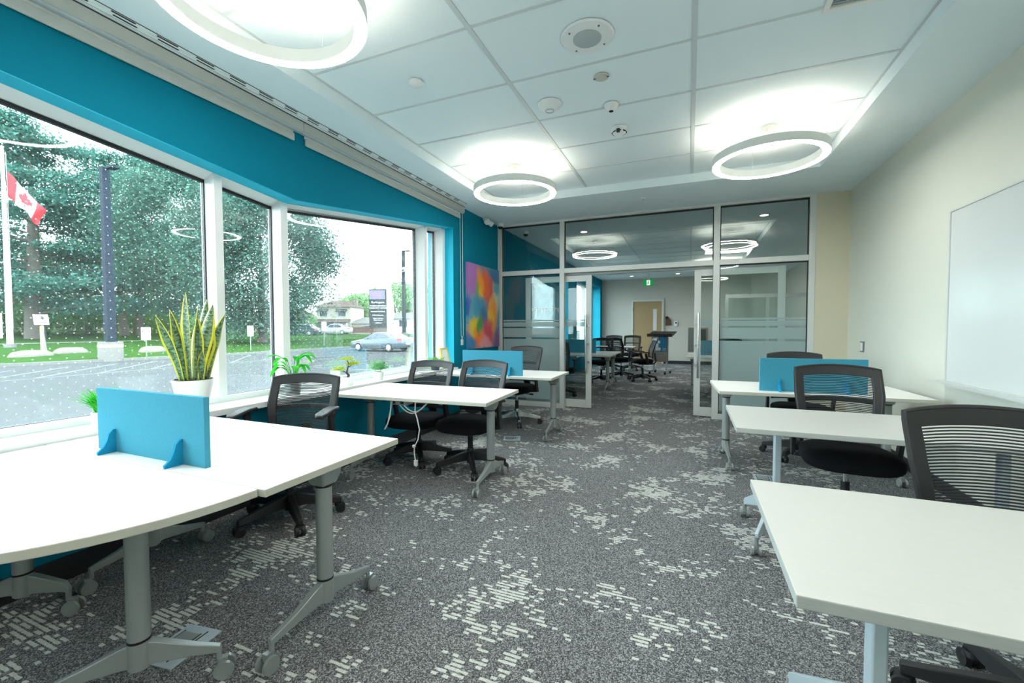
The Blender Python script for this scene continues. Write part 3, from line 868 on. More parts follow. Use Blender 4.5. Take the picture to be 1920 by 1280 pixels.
table(-2.765, -1.308, 1.345, 0, 'white desk with blue divider at front left, straight part of the pair', 'round', 'left desks')
d2t = table(-2.735, -1.345, 3.045, R(2.6), 'white desk with hanging cables below the bonsai window', 'round', 'left desks')
table(-2.76, -1.335, 4.655, 0, 'white desk on the left nearest the glass partition', 'round', 'left desks', shift=.08)
table(.205, 1.70, 1.357, 0, 'white wood grain desk nearest at right bottom corner', 'blade', 'right desks', top='grain')
table(.238, 1.72, 2.920, 0, 'white wood grain desk second along the right wall', 'blade', 'right desks', top='grain')
table(.215, 1.665, 4.385, R(3), 'white desk with blue divider by the right wall', 'round', 'right desks', dp=.76, shift=.1)
# half-round end desk
t = thing('end_desk', 'half round white desk end joined to the front left desk', 'desk', (-2.05, .983, 0))
poly = [(.712, .003)] + [(.712 * math.cos(a), -.76 * math.sin(a)) for a in [R(5 + 170 * i / 46) for i in range(47)]] + [(-.712, .003)]
o = MB().prism(poly, T - TH, T, 'Z')
o.mi = [1] * (len(o.f) - 1) + [0]
o.build('tabletop', [M['lam'], M['lam_edge']], t, bevel=.003)
round_leg(t, -1.73 + 2.05, .83 - .983, R(-45), T - TH, .235)
round_leg(t, -2.67 + 2.05, .87 - .983, R(-55), T - TH, .17)
# back-room desks
table(-2.75, -1.345, 8.36, 0, 'white desk beyond the glass at left, nearer one', 'round', 'desks beyond the glass')
table(-2.75, -1.36, 9.09, 0, 'white desk beyond the glass at left, behind the blue divider', 'round', 'desks beyond the glass')
table(-2.75, -1.36, 11.85, 0, 'white desk far beyond the glass by the bright wall', 'round', 'desks beyond the glass')
table(-.045, 1.40, 8.45, 0, 'white desk beyond the right sliding door, nearer one', 'round', 'desks beyond the glass')
table(-.03, 1.40, 9.19, 0, 'white desk beyond the right sliding door, farther one', 'round', 'desks beyond the glass')

# small metal tray and hooks under the front left desk
t = thing('cable_tray', 'grey metal cable tray under the front left desk', 'tray', (-2.2, 1.25, T - TH))
MB().bb(-.35, .35, -.04, .04, -.06, -.055).bb(-.35, .35, -.043, -.04, -.06, 0).bb(-.35, .35, .04, .043, -.06, 0).build('tray', M['silver_lt'], t, smooth=0)
# felt dividers
def divider(x0, x1, y, label, rz=0, h=.275):
    W = x1 - x0
    t = thing('desk_divider', label, 'divider', ((x0 + x1) / 2, y, T), rz, 'blue felt desk dividers')
    MB().bb(-W / 2, W / 2, -.011, .011, 0, h).build('panel', M['felt'], t, smooth=0, bevel=.002)
    for s_ in (-1, 1):
        x = s_ * (W / 2 - .14)
        for d in (-1, 1):
            pf = [(0.011, 0), (.075, 0), (.076, .012), (.055, .03), (.043, .055), (.035, .085), (.022, .10), (.011, .102)]
            MB().prism([(a * d, b) for a, b in pf], x - .006, x + .006, 'X').build('foot', M['felt_dk'], t, smooth=0)
    return t
divider(-2.465, -1.72, 1.065, 'pale blue felt divider on the front left desk')
divider(-2.43, -1.687, 4.37, 'pale blue felt divider on the left desk by the partition')
divider(.55, 1.302, 4.15, 'blue felt divider on the right desk by the wall', R(4))
divider(-2.55, -1.76, 8.72, 'blue felt divider on the desks beyond the left glass door')
divider(.2, 1.0, 8.82, 'blue felt divider on the desks beyond the right glass door')

# cables below second left desk
t = thing('power_cable', 'white power cords with plug hanging under the second left desk', 'cable', (0, 0, 0))
def sag(a, b, d, n=12):
    a, b = Vector(a), Vector(b)
    return [a.lerp(b, i / n) - Vector((0, 0, d * math.sin(math.pi * i / n))) for i in range(n + 1)]
MB().tube(sag((-2.16, 2.78, .69), (-1.87, 2.80, .69), .10), .005, n=6).build('cord', M['cable'], t)
MB().tube(sag((-2.10, 2.76, .69), (-1.85, 2.77, .69), .08), .005, n=6).build('cord', M['cable'], t)
MB().tube([(-2.17, 2.75, .69), (-2.185, 2.745, .6), (-2.21, 2.74, .5), (-2.24, 2.74, .455), (-2.225, 2.74, .47), (-2.19, 2.745, .56), (-2.18, 2.75, .68)], .005, n=6).build('cord', M['cable'], t)
MB().tube([(-1.95, 2.75, .69), (-1.955, 2.75, .62), (-1.935, 2.75, .56), (-1.915, 2.75, .48), (-1.93, 2.75, .40), (-1.965, 2.75, .34), (-1.965, 2.75, .28), (-1.955, 2.75, .23)], .005, n=6).build('cord', M['cable'], t)
MB().box((-1.952, 2.75, .215), (.028, .02, .045)).bb(-1.958, -1.954, 2.748, 2.752, .18, .195).bb(-1.949, -1.945, 2.748, 2.752, .18, .195).build('plug', M['cable'], t, bevel=.003)
MB().box((-1.968, 2.75, .345), (.022, .02, .02)).build('cord_clip', M['cable'], t, bevel=.003)
t = thing('power_box', 'small grey power box fixed under the second left desk edge', 'box', (-2.12, 2.80, T - TH))
MB().box((0, 0, -.022), (.16, .09, .042)).build('housing', M['silver'], t, bevel=.004)
for k in (-1, 1): MB().box((k * .04, -.046, -.022), (.03, .004, .026)).build('socket', M['dark'], t, smooth=0)
t = thing('paper_sheet', 'small pale paper strip lying on the second left desk', 'paper', (-1.99, 2.76, T), R(35))
MB().box((0, 0, .0012), (.13, .05, .002)).build('sheet', M['paper'], t, smooth=0)
# floor boxes
def floorbox(x, y, w_, d_, rz, label, n):
    t = thing('floor_box', label, 'floor box', (x, y, 0), rz, 'metal floor boxes')
    MB().bb(-w_ / 2, w_ / 2, -d_ / 2, d_ / 2, 0, .006).build('cover_plate', M['silver_lt'], t, smooth=0, bevel=.002)
    MB().bb(-w_ * .36, w_ * .1, -d_ * .26, d_ * .3, .006, .008).build('lid', M['silver'], t, smooth=0)
    g = MB()
    for (a, b, c_, d) in ((-.38, -.36, -.3, .32), (.11, .13, -.3, .32), (-.38, .13, -.31, -.29), (.2, .22, -.4, .4), (.2, .4, .1, .115)):
        g.bb(w_ * a, w_ * b, d_ * c_, d_ * d, .006, .0085)
    g.build('groove', M['dark'], t, smooth=0)
floorbox(-1.86, 1.03, .17, .21, R(8), 'grey metal floor box under the half round desk', 0)
floorbox(-1.85, 4.45, .19, .19, R(20), 'grey metal floor box beyond the second left desk', 1)
floorbox(.60, 4.05, .18, .18, R(0), 'grey metal floor box under the right desk by the wall', 2)

# ------------------------------------------------------------------ chairs
def make_chair(loc, rz, label, base_m, group):
    t = thing('office_chair', label, 'chair', loc, rz, group)
    # five-star base
    for k in range(5):
        a = R(90 + 72 * k)
        d = Vector((math.cos(a), math.sin(a), 0)); n = Vector((-d.y, d.x, 0))
        secs = []
        for t_, z0, z1, hw in ((.02, .085, .165, .030), (.10, .085, .152, .028), (.22, .076, .122, .024), (.32, .066, .100, .019)):
            p = d * t_
            secs.append([p - n * hw + Vector((0, 0, z0)), p + n * hw + Vector((0, 0, z0)), p + n * hw * .7 + Vector((0, 0, z1)), p - n * hw * .7 + Vector((0, 0, z1))])
        lg = MB().loft(secs).build('base_leg', base_m, t, bevel=.004)
        p = d * .305
        cs = MB().cyl((p.x, p.y, .045), (p.x, p.y, .075), .010, n=10)
        for s_ in (-1, 1):
            q = p + d * .008 + n * s_ * .010; q2 = p + d * .008 + n * s_ * .028
            cs.cyl((q.x, q.y, .030), (q2.x, q2.y, .030), .030, n=16)
        cs.lathe([(.0, .066), (.026, .064), (.031, .044), (.0, .04)], (p.x, p.y, 0), n=12)
        cs.build('castor', M['blk'], lg)
    MB().lathe([(0, .06), (.032, .06), (.034, .15), (.028, .19), (.0, .19)], n=18).build('base_hub', base_m, t)
    def up(o): o['lift'] = 1; return o
    MB().cyl((0, 0, .18), (0, 0, .30), .024, n=16).cyl((0, 0, .06), (0, 0, .19), .02, n=12).build('gas_spring_sleeve', M['blk'], t)
    up(MB().cyl((0, 0, .22), (0, 0, .41), .014, n=14).build('gas_spring', M['chrome'], t))
    mech = MB().box((0, .02, .405), (.16, .24, .05)).box((0, .16, .40), (.09, .14, .035)).build('tilt_mechanism', M['blk'], t, bevel=.008); up(mech)
    MB().cyl((.08, -.02, .405), (.25, -.03, .40), .006, n=8).cyl((.21, -.03, .40), (.26, -.03, .40), .011, n=8).build('lever', M['blk'], mech)
    # seat cushion: superellipse slabs with waterfall front
    secs = []
    for z, s_ in ((.418, .80), (.428, .93), (.45, .99), (.475, 1.), (.495, .96), (.507, .84), (.512, .5)):
        ring_ = []
        for i in range(36):
            a = 2 * math.pi * i / 36
            ca, sa = math.cos(a), math.sin(a)
            e = .55
            x = .25 * s_ * math.copysign(abs(ca) ** e, ca); y = .24 * s_ * math.copysign(abs(sa) ** e, sa)
            x *= 1 - .06 * (y / .24)
            dip = -.035 * max(0, (-y - .10) / .14) ** 2 if z > .43 else -.012 * max(0, (-y - .10) / .14) ** 2
            ring_.append((x, y - .02, z + dip))
        secs.append(ring_)
    seat = up(MB().loft(secs).build('seat', M['blk_fab'], t, smooth=60))
    MB().box((0, 0, .425), (.40, .38, .02)).build('seat_pan', M['blk'], seat, bevel=.01)
    # mesh back: outline curve in local (x, z), leaning backwards
    def BP(u, v, off=0.):
        # u -1..1 across, v 0..1 bottom to top
        wdt = (.205 + .035 * min(1, v * 1.6)) * (1 - .03 * v)
        x = u * wdt
        z = .535 + .44 * v + .022 * (1 - u * u) * v
        lean = .215 + .10 * v ** 1.2 - .045 * math.sin(math.pi * min(1, v * 1.1)) * .6
        y = lean - .035 * u * u * -1 * -1 + off
        return Vector((x, y, z))
    def strip(path_a, path_b, th):
        secs = []
        for a, b in zip(path_a, path_b):
            n = Vector((0, th / 2, 0))
            secs.append([a - n, b - n, b + n, a + n])
        return secs
    fr = MB()
    N = 16
    for s_ in (-1, 1):
        va = [BP(s_, i / N) for i in range(N + 1)]
        vb = [BP(s_ * .80, i / N) for i in range(N + 1)]
        fr.loft(strip(va, vb, .022))
    us = [-1 + 2 * i / 20 for i in range(21)]
    fr.loft(strip([BP(u, 1.) for u in us], [BP(u, .87) for u in us], .022))
    fr.loft(strip([BP(u, .0) for u in us], [BP(u, .09) for u in us], .024))
    bf = up(fr.build('back_frame', M['frame_blk'], t, bevel=.004))
    edge = MB()
    edge.tube([BP(-1, i / N) for i in range(N + 1)] + [BP(u, 1.) for u in us[1:-1]] + [BP(1, 1 - i / N) for i in range(N + 1)], .012, n=8)
    edge.build('frame_edge', M['frame_blk'], bf)
    mb = MB()
    for i in range(34):
        v = .10 + .77 * i / 33
        pa = [BP(u * .82, v, -.004) for u in [-1 + 2 * j / 8 for j in range(9)]]
        pb = [p + Vector((0, .0005, .0054)) for p in pa]
        mb.loft(strip(pa, pb, .003))
    ms = up(mb.build('back_mesh', M['mesh_blk'], t, smooth=0)); ms['kind'] = 'stuff'
    # lumbar bar and spine
    MB().loft(strip([BP(u * .84, .50, .012) for u in us], [BP(u * .84, .56, .012) for u in us], .014)).build('lumbar_bar', M['blk'], bf, bevel=.003)
    sp = MB()
    sp.loft([[(-.03, .24, .39), (.03, .24, .39), (.03, .27, .39), (-.03, .27, .39)], [(-.04, .285, .46), (.04, .285, .46), (.04, .315, .46), (-.04, .315, .46)], [(-.05, .262, .56), (.05, .262, .56), (.05, .29, .56), (-.05, .29, .56)], [(-.03, .262, .655), (.03, .262, .655), (.03, .285, .655), (-.03, .285, .655)]])
    sp.box((0, .2, .40), (.07, .14, .03))
    up(sp.build('back_spine', M['blk'], t, bevel=.005))
    for s_ in (-1, 1):
        pst = MB().loft([[(s_ * .16, .02, .415), (s_ * .16, .10, .415), (s_ * .16, .10, .435), (s_ * .16, .02, .435)], [(s_ * .27, .03, .42), (s_ * .27, .09, .42), (s_ * .265, .09, .445), (s_ * .265, .03, .445)]])
        pst.loft([[(s_ * .258, .035, .42), (s_ * .282, .035, .42), (s_ * .282, .095, .42), (s_ * .258, .095, .42)], [(s_ * .262, .0, .56), (s_ * .286, .0, .56), (s_ * .286, .055, .56), (s_ * .262, .055, .56)], [(s_ * .262, -.02, .655), (s_ * .286, -.02, .655), (s_ * .286, .03, .655), (s_ * .262, .03, .655)]])
        ar = up(pst.build('armrest', M['blk'], t, bevel=.004))
        sec = []
        for y, z, hw in ((-.17, .655, .022), (-.14, .665, .040), (-.02, .676, .042), (.07, .674, .040), (.10, .664, .028)):
            sec.append([(s_ * .275 - hw, y, z - .012), (s_ * .275 + hw, y, z - .012), (s_ * .275 + hw * .9, y, z + .010), (s_ * .275 - hw * .9, y, z + .010)])
        MB().loft(sec).build('arm_pad', M['frame_blk'], ar, bevel=.006)
    return t
G1, G2, G3 = 'office chairs at the left desks', 'office chairs at the right desks', 'office chairs beyond the glass'
ch = make_chair((.91, 3.24, 0), R(-3), 'black mesh office chair behind the second right desk', M['blk'], G2)
remember(ch)
dup(ch, (-2.45, 2.03, 0), R(24), 'black mesh office chair behind the front left desk by the window', G1, dz=-.07, arm=.05)
dup(ch, (-2.40, 3.43, 0), R(4), 'black mesh office chair at the second left desk, window side', G1, dz=-.075)
dup(ch, (-1.80, 3.36, 0), R(-2), 'black mesh office chair at the second left desk, aisle side', G1, dz=-.05)
CHROME_CHAIR = make_chair((-2.10, 5.22, 0), R(-8), 'black mesh office chair with chrome base behind the blue divider by the partition', M['chrome'], G1)
dup(ch, (1.0, 1.78, 0), R(3), 'black mesh office chair nearest at the right edge', G2, dz=-.03, skip=('lumbar_bar', 'back_spine'))
dup(ch, (1.0, 4.86, 0), R(2), 'black mesh office chair behind the blue divider by the right wall', G2, dz=.0)
dup(ch, (-1.0, 10.36, 0), R(-72), 'black mesh office chair standing alone beyond the open doorway', G3)
dup(ch, (-1.85, 9.78, 0), R(3), 'black mesh office chair behind the desks beyond the left door', G3)
dup(ch, (-1.55, 10.75, 0), R(150), 'black mesh office chair turned away between the desks beyond the glass', G3)
dup(ch, (-1.55, 12.75, 0), R(0), 'black mesh office chair behind the farthest desk', G3)
dup(ch, (-2.1, 12.75, 0), R(-4), 'black mesh office chair behind the farthest desk by the teal wall', G3)
dup(ch, (-2.2, 7.65, 0), R(178), 'black mesh office chair in front of the first desk beyond the glass', G3)
dup(ch, (.75, 7.7, 0), R(172), 'black mesh office chair in front of the desk beyond the right glass door', G3)
dup(ch, (.8, 9.85, 0), R(4), 'black mesh office chair behind the desks beyond the right glass door', G3)

# ------------------------------------------------------------------ whiteboard, switch, painting
t = thing('whiteboard', 'large framed whiteboard on the right wall', 'whiteboard', (XR, 2.95, 0))
MB().bb(-.014, 0, -1.22, 1.22, .865, 2.10).build('writing_surface', M['board'], t, smooth=0)
MB().bb(-.02, 0, 1.22, 1.235, .855, 2.11).bb(-.02, 0, -1.235, -1.22, .855, 2.11).bb(-.02, 0, -1.22, 1.22, 2.10, 2.112).bb(-.02, 0, -1.22, 1.22, .853, .865).build('frame', M['alu'], t, smooth=0)
MB().prism([(-.0, .862), (-.085, .852), (-.09, .862), (-.095, .862), (-.095, .842), (0, .838)], -1.22, 1.28, 'Y').build('pen_tray', M['alu'], t, smooth=0)
t = thing('light_switch', 'white rocker switch with grey plate on the beige wall', 'switch', (XR, 5.90, 1.035))
MB().bb(-.007, 0, -.058, .058, -.06, .06).build('plate', M['stainless'], t, smooth=0, bevel=.003)
MB().bb(-.014, -.007, -.03, .03, -.045, .045).build('rocker', M['plastic'], t, smooth=0, bevel=.003)
t = thing('painting', 'bright abstract canvas in orange, blue and violet on the teal wall', 'painting', (XL + .004, 5.82, 0))
c = MB(); c.bb(0, .038, -.525, .525, .955, 2.175)
o = c.build('canvas', M['art'], t, smooth=0)
uvl = o.data.uv_layers.new(name='UVMap')
for lp in o.data.loops:
    v = o.data.vertices[lp.vertex_index].co
    uvl.data[lp.index].uv = ((v.y + .525) / 1.05, (v.z - .955) / 1.22)

# ------------------------------------------------------------------ lectern
t = thing('lectern', 'taupe lectern on castors with blue sign', 'lectern', (-.73, 12.05, 0), R(-14))
MB().box((0, .02, .65), (.44, .03, .66)).build('front_panel', M['lect'], t, smooth=0, bevel=.004)
MB().box((0, .18, 1.06), (.66, .46, .03), (R(14), 0, 0)).box((0, -.03, 1.045), (.66, .02, .05)).build('top', M['lect_top'], t, smooth=0, bevel=.004)
for s_ in (-1, 1):
    MB().bb(s_ * .17 - .02, s_ * .17 + .02, .04, .08, .09, 1.02).build('upright', M['silver_lt'], t, smooth=0)
    MB().bb(s_ * .2 - .025, s_ * .2 + .025, -.2, .3, .07, .10).build('foot', M['silver'], t, smooth=0)
    for y in (-.18, .28):
        MB().cyl((s_ * .2 - .02, y, .035), (s_ * .2 + .02, y, .035), .035, n=14).build('castor', M['blk'], t)
sg = MB().box((.04, .0, .80), (.30, .006, .40)).build('sign_panel', M['blue_p'], t, smooth=0)
w_ = MB()
for x, z, a, b in ((-.05, .93, .08, .13), (.0, .85, .07, .07), (-.05, .76, .08, .10), (-.05, .66, .08, .09), (.01, .66, .07, .08)):
    w_.box((x - .02, -.0045, z), (a, .004, b))
w_.build('white_emblem', M['sign_w'], sg, smooth=0)
text('Tech', .05, M['sign_w'], sg, (.125, -.005, .675), (R(90), 0, 0))
text('Place', .05, M['sign_w'], sg, (.125, -.005, .63), (R(90), 0, 0))

# ------------------------------------------------------------------ plants on the sill
SZ = .745
def pot(mb_name, t, r0, r1, h, m=None):
    MB().lathe([(0, 0), (r0, 0), (r0 + .002, .004), (r1, h - .004), (r1, h), (r1 - .006, h), (r1 - .008, h - .02), (0, h - .02)], n=32).build(mb_name, m or M['pot'], t)
    MB().lathe([(0, h - .018), (r1 - .009, h - .019)], n=24).build('soil', M['soil'], t)
def blade(t, m, base, ang, lean, h, wd, twist, curl, name='leaf', n=14, uv=True):
    """one sword leaf with thickness: base point, azimuth of lean, lean (rad), height, half width"""
    a = Vector((math.cos(ang), math.sin(ang), 0)); sd0 = Vector((-a.y, a.x, 0))
    secs, p = [], Vector(base)
    for i in range(n + 1):
        v = i / n
        th = lean * (.45 + curl * v)
        dirv = (a * math.sin(th) + Vector((0, 0, 1)) * math.cos(th))
        if i: p = p + dirv * (h / n)
        q = Matrix.Rotation(twist * v + TW0, 3, dirv)
        sd = q @ sd0; nr = q @ (a * math.cos(th) - Vector((0, 0, 1)) * math.sin(th))
        prof = (.50 + .9 * v if v < .55 else 1.0) * min(1, ((1 - v) / .35) ** .7 if v > .65 else 1)
        hw = max(.0006, wd * min(1., prof))
        cup = hw * .35
        secs.append([p - sd * hw + nr * cup, p - sd * hw * .5 + nr * cup * .2, p, p + sd * hw * .5 + nr * cup * .2, p + sd * hw + nr * cup])
    k = 5
    vs = [q for s_ in secs for q in s_]; fs = []
    for i in range(n):
        for j in range(k - 1):
            fs.append((i * k + j, i * k + j + 1, (i + 1) * k + j + 1, (i + 1) * k + j))
    mb = MB().add(vs, fs)
    o = mb.build(name, m, t, smooth=80, fixn=False)
    if uv:
        ul = o.data.uv_layers.new(name='UVMap')
        for lp in o.data.loops:
            i, j = divmod(lp.vertex_index, k)
            ul.data[lp.index].uv = (j / (k - 1), i / n * h)
    x = o.modifiers.new('thick', 'SOLIDIFY'); x.thickness = .0025; x.offset = 0
    return o
TW0 = 0.
SPX, SPY = -2.845, 1.685
t = thing('snake_plant', 'tall snake plant with yellow edged leaves in white tapered pot', 'plant', (SPX, SPY, SZ))
pot('pot', t, .068, .108, .205)
MB().lathe([(.094, .2035), (.104, .2035), (.104, .208), (.094, .208)], n=32, close=True).build('pot_liner', M['dark'], t)
# screen-right runs mostly along +y at this spot, screen-depth along -x
for (y, x, lean, az, h, wd, tw, cu, tw0) in [
    (-.065, .02, .34, 268, .44, .026, .3, .9, .2), (-.035, -.01, .22, 262, .46, .020, .6, .5, .9), (-.02, .02, .12, 268, .56, .030, .15, -.3, 0.),
    (-.005, .035, .10, 100, .48, .014, 1.2, .3, 1.0), (.012, .03, .20, 80, .50, .036, .5, .9, .25), (.02, -.03, .14, 90, .42, .024, .4, .5, .3),
    (.035, -.02, .22, 85, .53, .028, .3, .3, .4), (.035, .03, -.16, 85, .42, .022, .2, -.3, .2), (.05, -.01, .24, 75, .38, .036, .4, .7, .4),
    (.065, .02, .36, 84, .45, .024, .9, .6, 1.0), (.015, .05, .08, 60, .20, .018, .8, .5, .9), (-.01, -.04, .2, 250, .36, .022, .3, .2, .5), (.05, -.045, .1, 90, .30, .022, .3, .2, 1.2)]:
    TW0 = tw0 + R(0)
    blade(t, M['snake'], (x, y, .18), R(az), lean, h, wd * 1.3, tw, cu)
def foliage(t, m, n, fn, name='foliage', leaf=(.02, .006), seed=1):
    rnd = random.Random(seed)
    mb = MB()
    for i in range(n):
        p, d = fn(rnd, i)
        p = Vector(p); d = Vector(d).normalized()
        s_ = d.cross(Vector((rnd.uniform(-1, 1), rnd.uniform(-1, 1), rnd.uniform(-1, 1)))).normalized()
        L, W = leaf[0] * rnd.uniform(.7, 1.3), leaf[1] * rnd.uniform(.8, 1.2)
        mb.add([p, p + d * L * .5 + s_ * W, p + d * L, p + d * L * .5 - s_ * W], [(0, 1, 2, 3)])
    o = mb.build(name, m, t, smooth=0, fixn=False); o['kind'] = 'stuff'
    return o
def grass_pot(y, x, label, seed, r, h, gh, n, m):
    t = thing('potted_grass', label, 'plant', (x, y, SZ))
    pot('pot', t, r * .86, r, h)
    rnd = random.Random(seed)
    mb = MB()
    for i in range(n):
        a = rnd.uniform(0, 6.283); ln = rnd.uniform(.15, 1.15); L = gh * rnd.uniform(.6, 1.1)
        p = Vector((math.cos(a) * r * .4 * rnd.random(), math.sin(a) * r * .4 * rnd.random(), h - .02))
        d = Vector((math.cos(a), math.sin(a), 0)); sd = Vector((-d.y, d.x, 0)); w_ = .0028
        pts = [p + d * (L * math.sin(ln * v) * v) + Vector((0, 0, L * v * math.cos(ln * v * .8))) for v in (0, .4, .75, 1)]
        vs = []
        for q, ww in zip(pts, (1, 1, .8, .1)): vs += [q - sd * w_ * ww, q + sd * w_ * ww]
        mb.add(vs, [(0, 1, 3, 2), (2, 3, 5, 4), (4, 5, 7, 6)])
    o = mb.build('foliage', m, t, smooth=0, fixn=False); o['kind'] = 'stuff'
grass_pot(1.235, -2.86, 'small grassy plant in white pot half hidden by the front divider', 3, .036, .085, .15, 260, M['plant'])
t = thing('leafy_plant', 'bright green broad leaved plant in grey pot behind the front office chair', 'plant', (-2.86, 2.42, SZ))
pot('pot', t, .05, .065, .11, M['silver'])
rnd = random.Random(5)
for i, (az, ln, L, wd) in enumerate([(265, 1.0, .21, .022), (255, 1.25, .19, .024), (280, .75, .24, .022), (85, 1.15, .20, .022), (95, .9, .21, .02), (100, 1.45, .16, .018), (70, .6, .22, .022), (30, .7, .2, .02), (330, .8, .2, .02), (200, .9, .17, .02), (240, .45, .23, .022), (120, 1.3, .12, .018)]):
    a = Vector((math.cos(R(az)), math.sin(R(az)), 0)); sd = Vector((-a.y, a.x, 0))
    h0 = .23 + .03 * (i % 4) - .04 * ln
    st0 = Vector((0, 0, .09)); st1 = a * .05 + Vector((0, 0, h0))
    stem = MB().tube([st0, (st0 + st1) / 2 + a * -.008, st1], .0022, n=6).build('stem', M['plant'], t)
    vs, fs = [], []
    for j in range(8):
        v = j / 7; hw = wd * 1.35 * math.sin(math.pi * min(1, v * .93 + .05)) ** .8
        q = st1 + a * (L * .62 * v) + Vector((0, 0, .05 * math.sin(v * 2.2) - .075 * ln * v * v))
        vs += [q - sd * hw + Vector((0, 0, hw * .3)), q, q + sd * hw + Vector((0, 0, hw * .3))]
    for j in range(7):
        for k in (0, 1): fs.append((j * 3 + k, j * 3 + k + 1, j * 3 + k + 4, j * 3 + k + 3))
    MB().add(vs, fs).build('leaf', M['plant'], t, smooth=80, fixn=False)
t = thing('bonsai', 'miniature bonsai with flat leaf pads in white pot on sill', 'plant', (-2.86, 3.0, SZ))
pot('pot', t, .046, .054, .075)
MB().tube([(0, 0, .055), (.0, .012, .09), (.0, -.012, .115), (.0, .0, .15), (0, .015, .19), (0, .0, .225)], [.013, .012, .009, .007, .005, .003], n=8).build('trunk', M['bark'], t)
MB().tube([(.0, -.012, .115), (0, -.05, .13), (0, -.09, .14)], .004, n=6).tube([(0, .005, .16), (0, .05, .175), (0, .08, .18)], .004, n=6).build('branch', M['bark'], t)
for q, (y, z, ry, rz_) in enumerate(((-.10, .148, .062, .022), (.085, .186, .06, .02), (.0, .232, .07, .02), (.03, .18, .04, .016))):
    foliage(t, M['bonsai'], 420, lambda r_, i, y=y, z=z, ry=ry, rz_=rz_: ((r_.gauss(0, ry * .38), y + r_.gauss(0, ry * .42), z + abs(r_.gauss(0, rz_ * .6)) - .006), (r_.uniform(-1, 1), r_.uniform(-1, 1), r_.uniform(.2, 1.4))), 'leaf_pad', (.014, .003), q)
t = thing('potted_bush', 'small bushy plant in round white pot on sill', 'plant', (-2.86, 3.42, SZ))
pot('pot', t, .042, .05, .082)
foliage(t, M['bush'], 900, lambda r_, i: ((r_.gauss(0, .035), r_.gauss(0, .045), .10 + abs(r_.gauss(0, .038))), (r_.uniform(-1, 1), r_.uniform(-1, 1), r_.uniform(-.1, 1.3))), 'foliage', (.020, .0045), 9)
t = thing('potted_succulent', 'low green plant in dark pot behind the window side chair', 'plant', (-2.86, 4.45, SZ))
pot('pot', t, .045, .06, .08, M['dark'])
foliage(t, M['plant2'], 700, lambda r_, i: ((r_.gauss(0, .04), r_.gauss(0, .055), .085 + abs(r_.gauss(0, .026))), (r_.uniform(-1, 1), r_.uniform(-1, 1), r_.uniform(0, 1.3))), 'foliage', (.022, .005), 12)
t = thing('picture_frame', 'yellow edged frame leaning at the right end of the sill', 'frame', (-2.87, 4.74, SZ), R(8))
q = Matrix.Rotation(R(-12), 4, 'Y')
fm = MB()
for a, b, c_, d in ((-.115, -.095, 0, .26), (.095, .115, 0, .26), (-.095, .095, 0, .018), (-.095, .095, .242, .26)): fm.bb(-.012, .012, a, b, c_, d)
fm.v = [tuple(q @ Vector(p)) for p in fm.v]
fm.build('frame', M['yellow'], t, smooth=0)
fm = MB().bb(-.006, .006, -.095, .095, .018, .242); fm.v = [tuple(q @ Vector(p)) for p in fm.v]
fm.build('picture', M['paper'], t, smooth=0)

# ------------------------------------------------------------------ outdoors
GZ = -.60
struct('ground', MB().add([(-3.2, -90, GZ), (-3.2, 150, GZ), (-28.2, 150, GZ), (-28.2, 20.0, GZ), (-30.3, 10.5, GZ), (-36, 1, GZ), (-42, -90, GZ)], [(0, 1, 2, 3, 4, 5, 6)]), M['asphalt'], 'grey asphalt car park', smooth=0, fixn=False)
pk = bpy.data.objects['ground']
def strip2(a, b, w_, z, h=.006):
    a, b = Vector((*a, z)), Vector((*b, z)); d = (b - a).normalized(); n = Vector((-d.y, d.x, 0)) * w_ / 2
    u = Vector((0, 0, h))
    return MB().loft([[a - n, a + n, a + n + u, a - n + u], [b - n, b + n, b + n + u, b - n + u]])
for i in range(9):
    y = 2.2 + i * 1.85
    strip2((-22.4, y), (-27.6, y + 4.9), .12, GZ).build('stall_line', M['paint_line'], pk, smooth=0)
strip2((-22.4, 0), (-22.4, 18), .12, GZ).build('stall_line', M['paint_line'], pk, smooth=0)
for i in range(5):
    strip2((-23.0, 21 + i * 2.7), (-27.8, 21.4 + i * 2.7), .12, GZ).build('stall_line', M['paint_line'], pk, smooth=0)
kp = [(-42, -90), (-36, 1), (-30.3, 10.5), (-28.2, 20.0), (-28.2, 150)]
kb = MB()
kb.loft([[(x, y, GZ - .05), (x - .32, y, GZ - .05), (x - .32, y, GZ + .15), (x, y, GZ + .15)] for x, y in kp])
struct('kerb', kb, M['kerb'], 'pale concrete kerb between car park and lawn', smooth=0)
def lawn_z(x, y):
    e = -28.5 if y > 20 else (-28.5 - (20 - y) * .221 if y > 10.5 else -30.6 - (10.5 - y) * .6)
    d = max(0, e - x)
    return GZ + .13 + 1.0 * min(1, d / 42) ** .8 + .02 * math.sin(x * .7 + y * .4)
lv, lf = [], []
ux = [0, .5, 1, 2, 4, 7, 11, 16, 22, 30, 42, 60, 90, 140]
vy = [-90, -50, -30, -15, -5, 1, 5, 8, 10.5, 13, 16, 20, 24, 28, 33, 40, 50, 65, 90, 150]
for y in vy:
    e = -28.5 if y > 20 else (-28.5 - (20 - y) * .221 if y > 10.5 else -30.6 - (10.5 - y) * .6)
    for u in ux:
        lv.append((e - u, y, lawn_z(e - u, y)))
nx = len(ux)
for i in range(len(vy) - 1):
    for j in range(nx - 1):
        lf.append((i * nx + j, i * nx + j + 1, (i + 1) * nx + j + 1, (i + 1) * nx + j))
struct('lawn', MB().add(lv, lf), M['grass'], 'green lawn rising gently beyond the kerb', smooth=80)
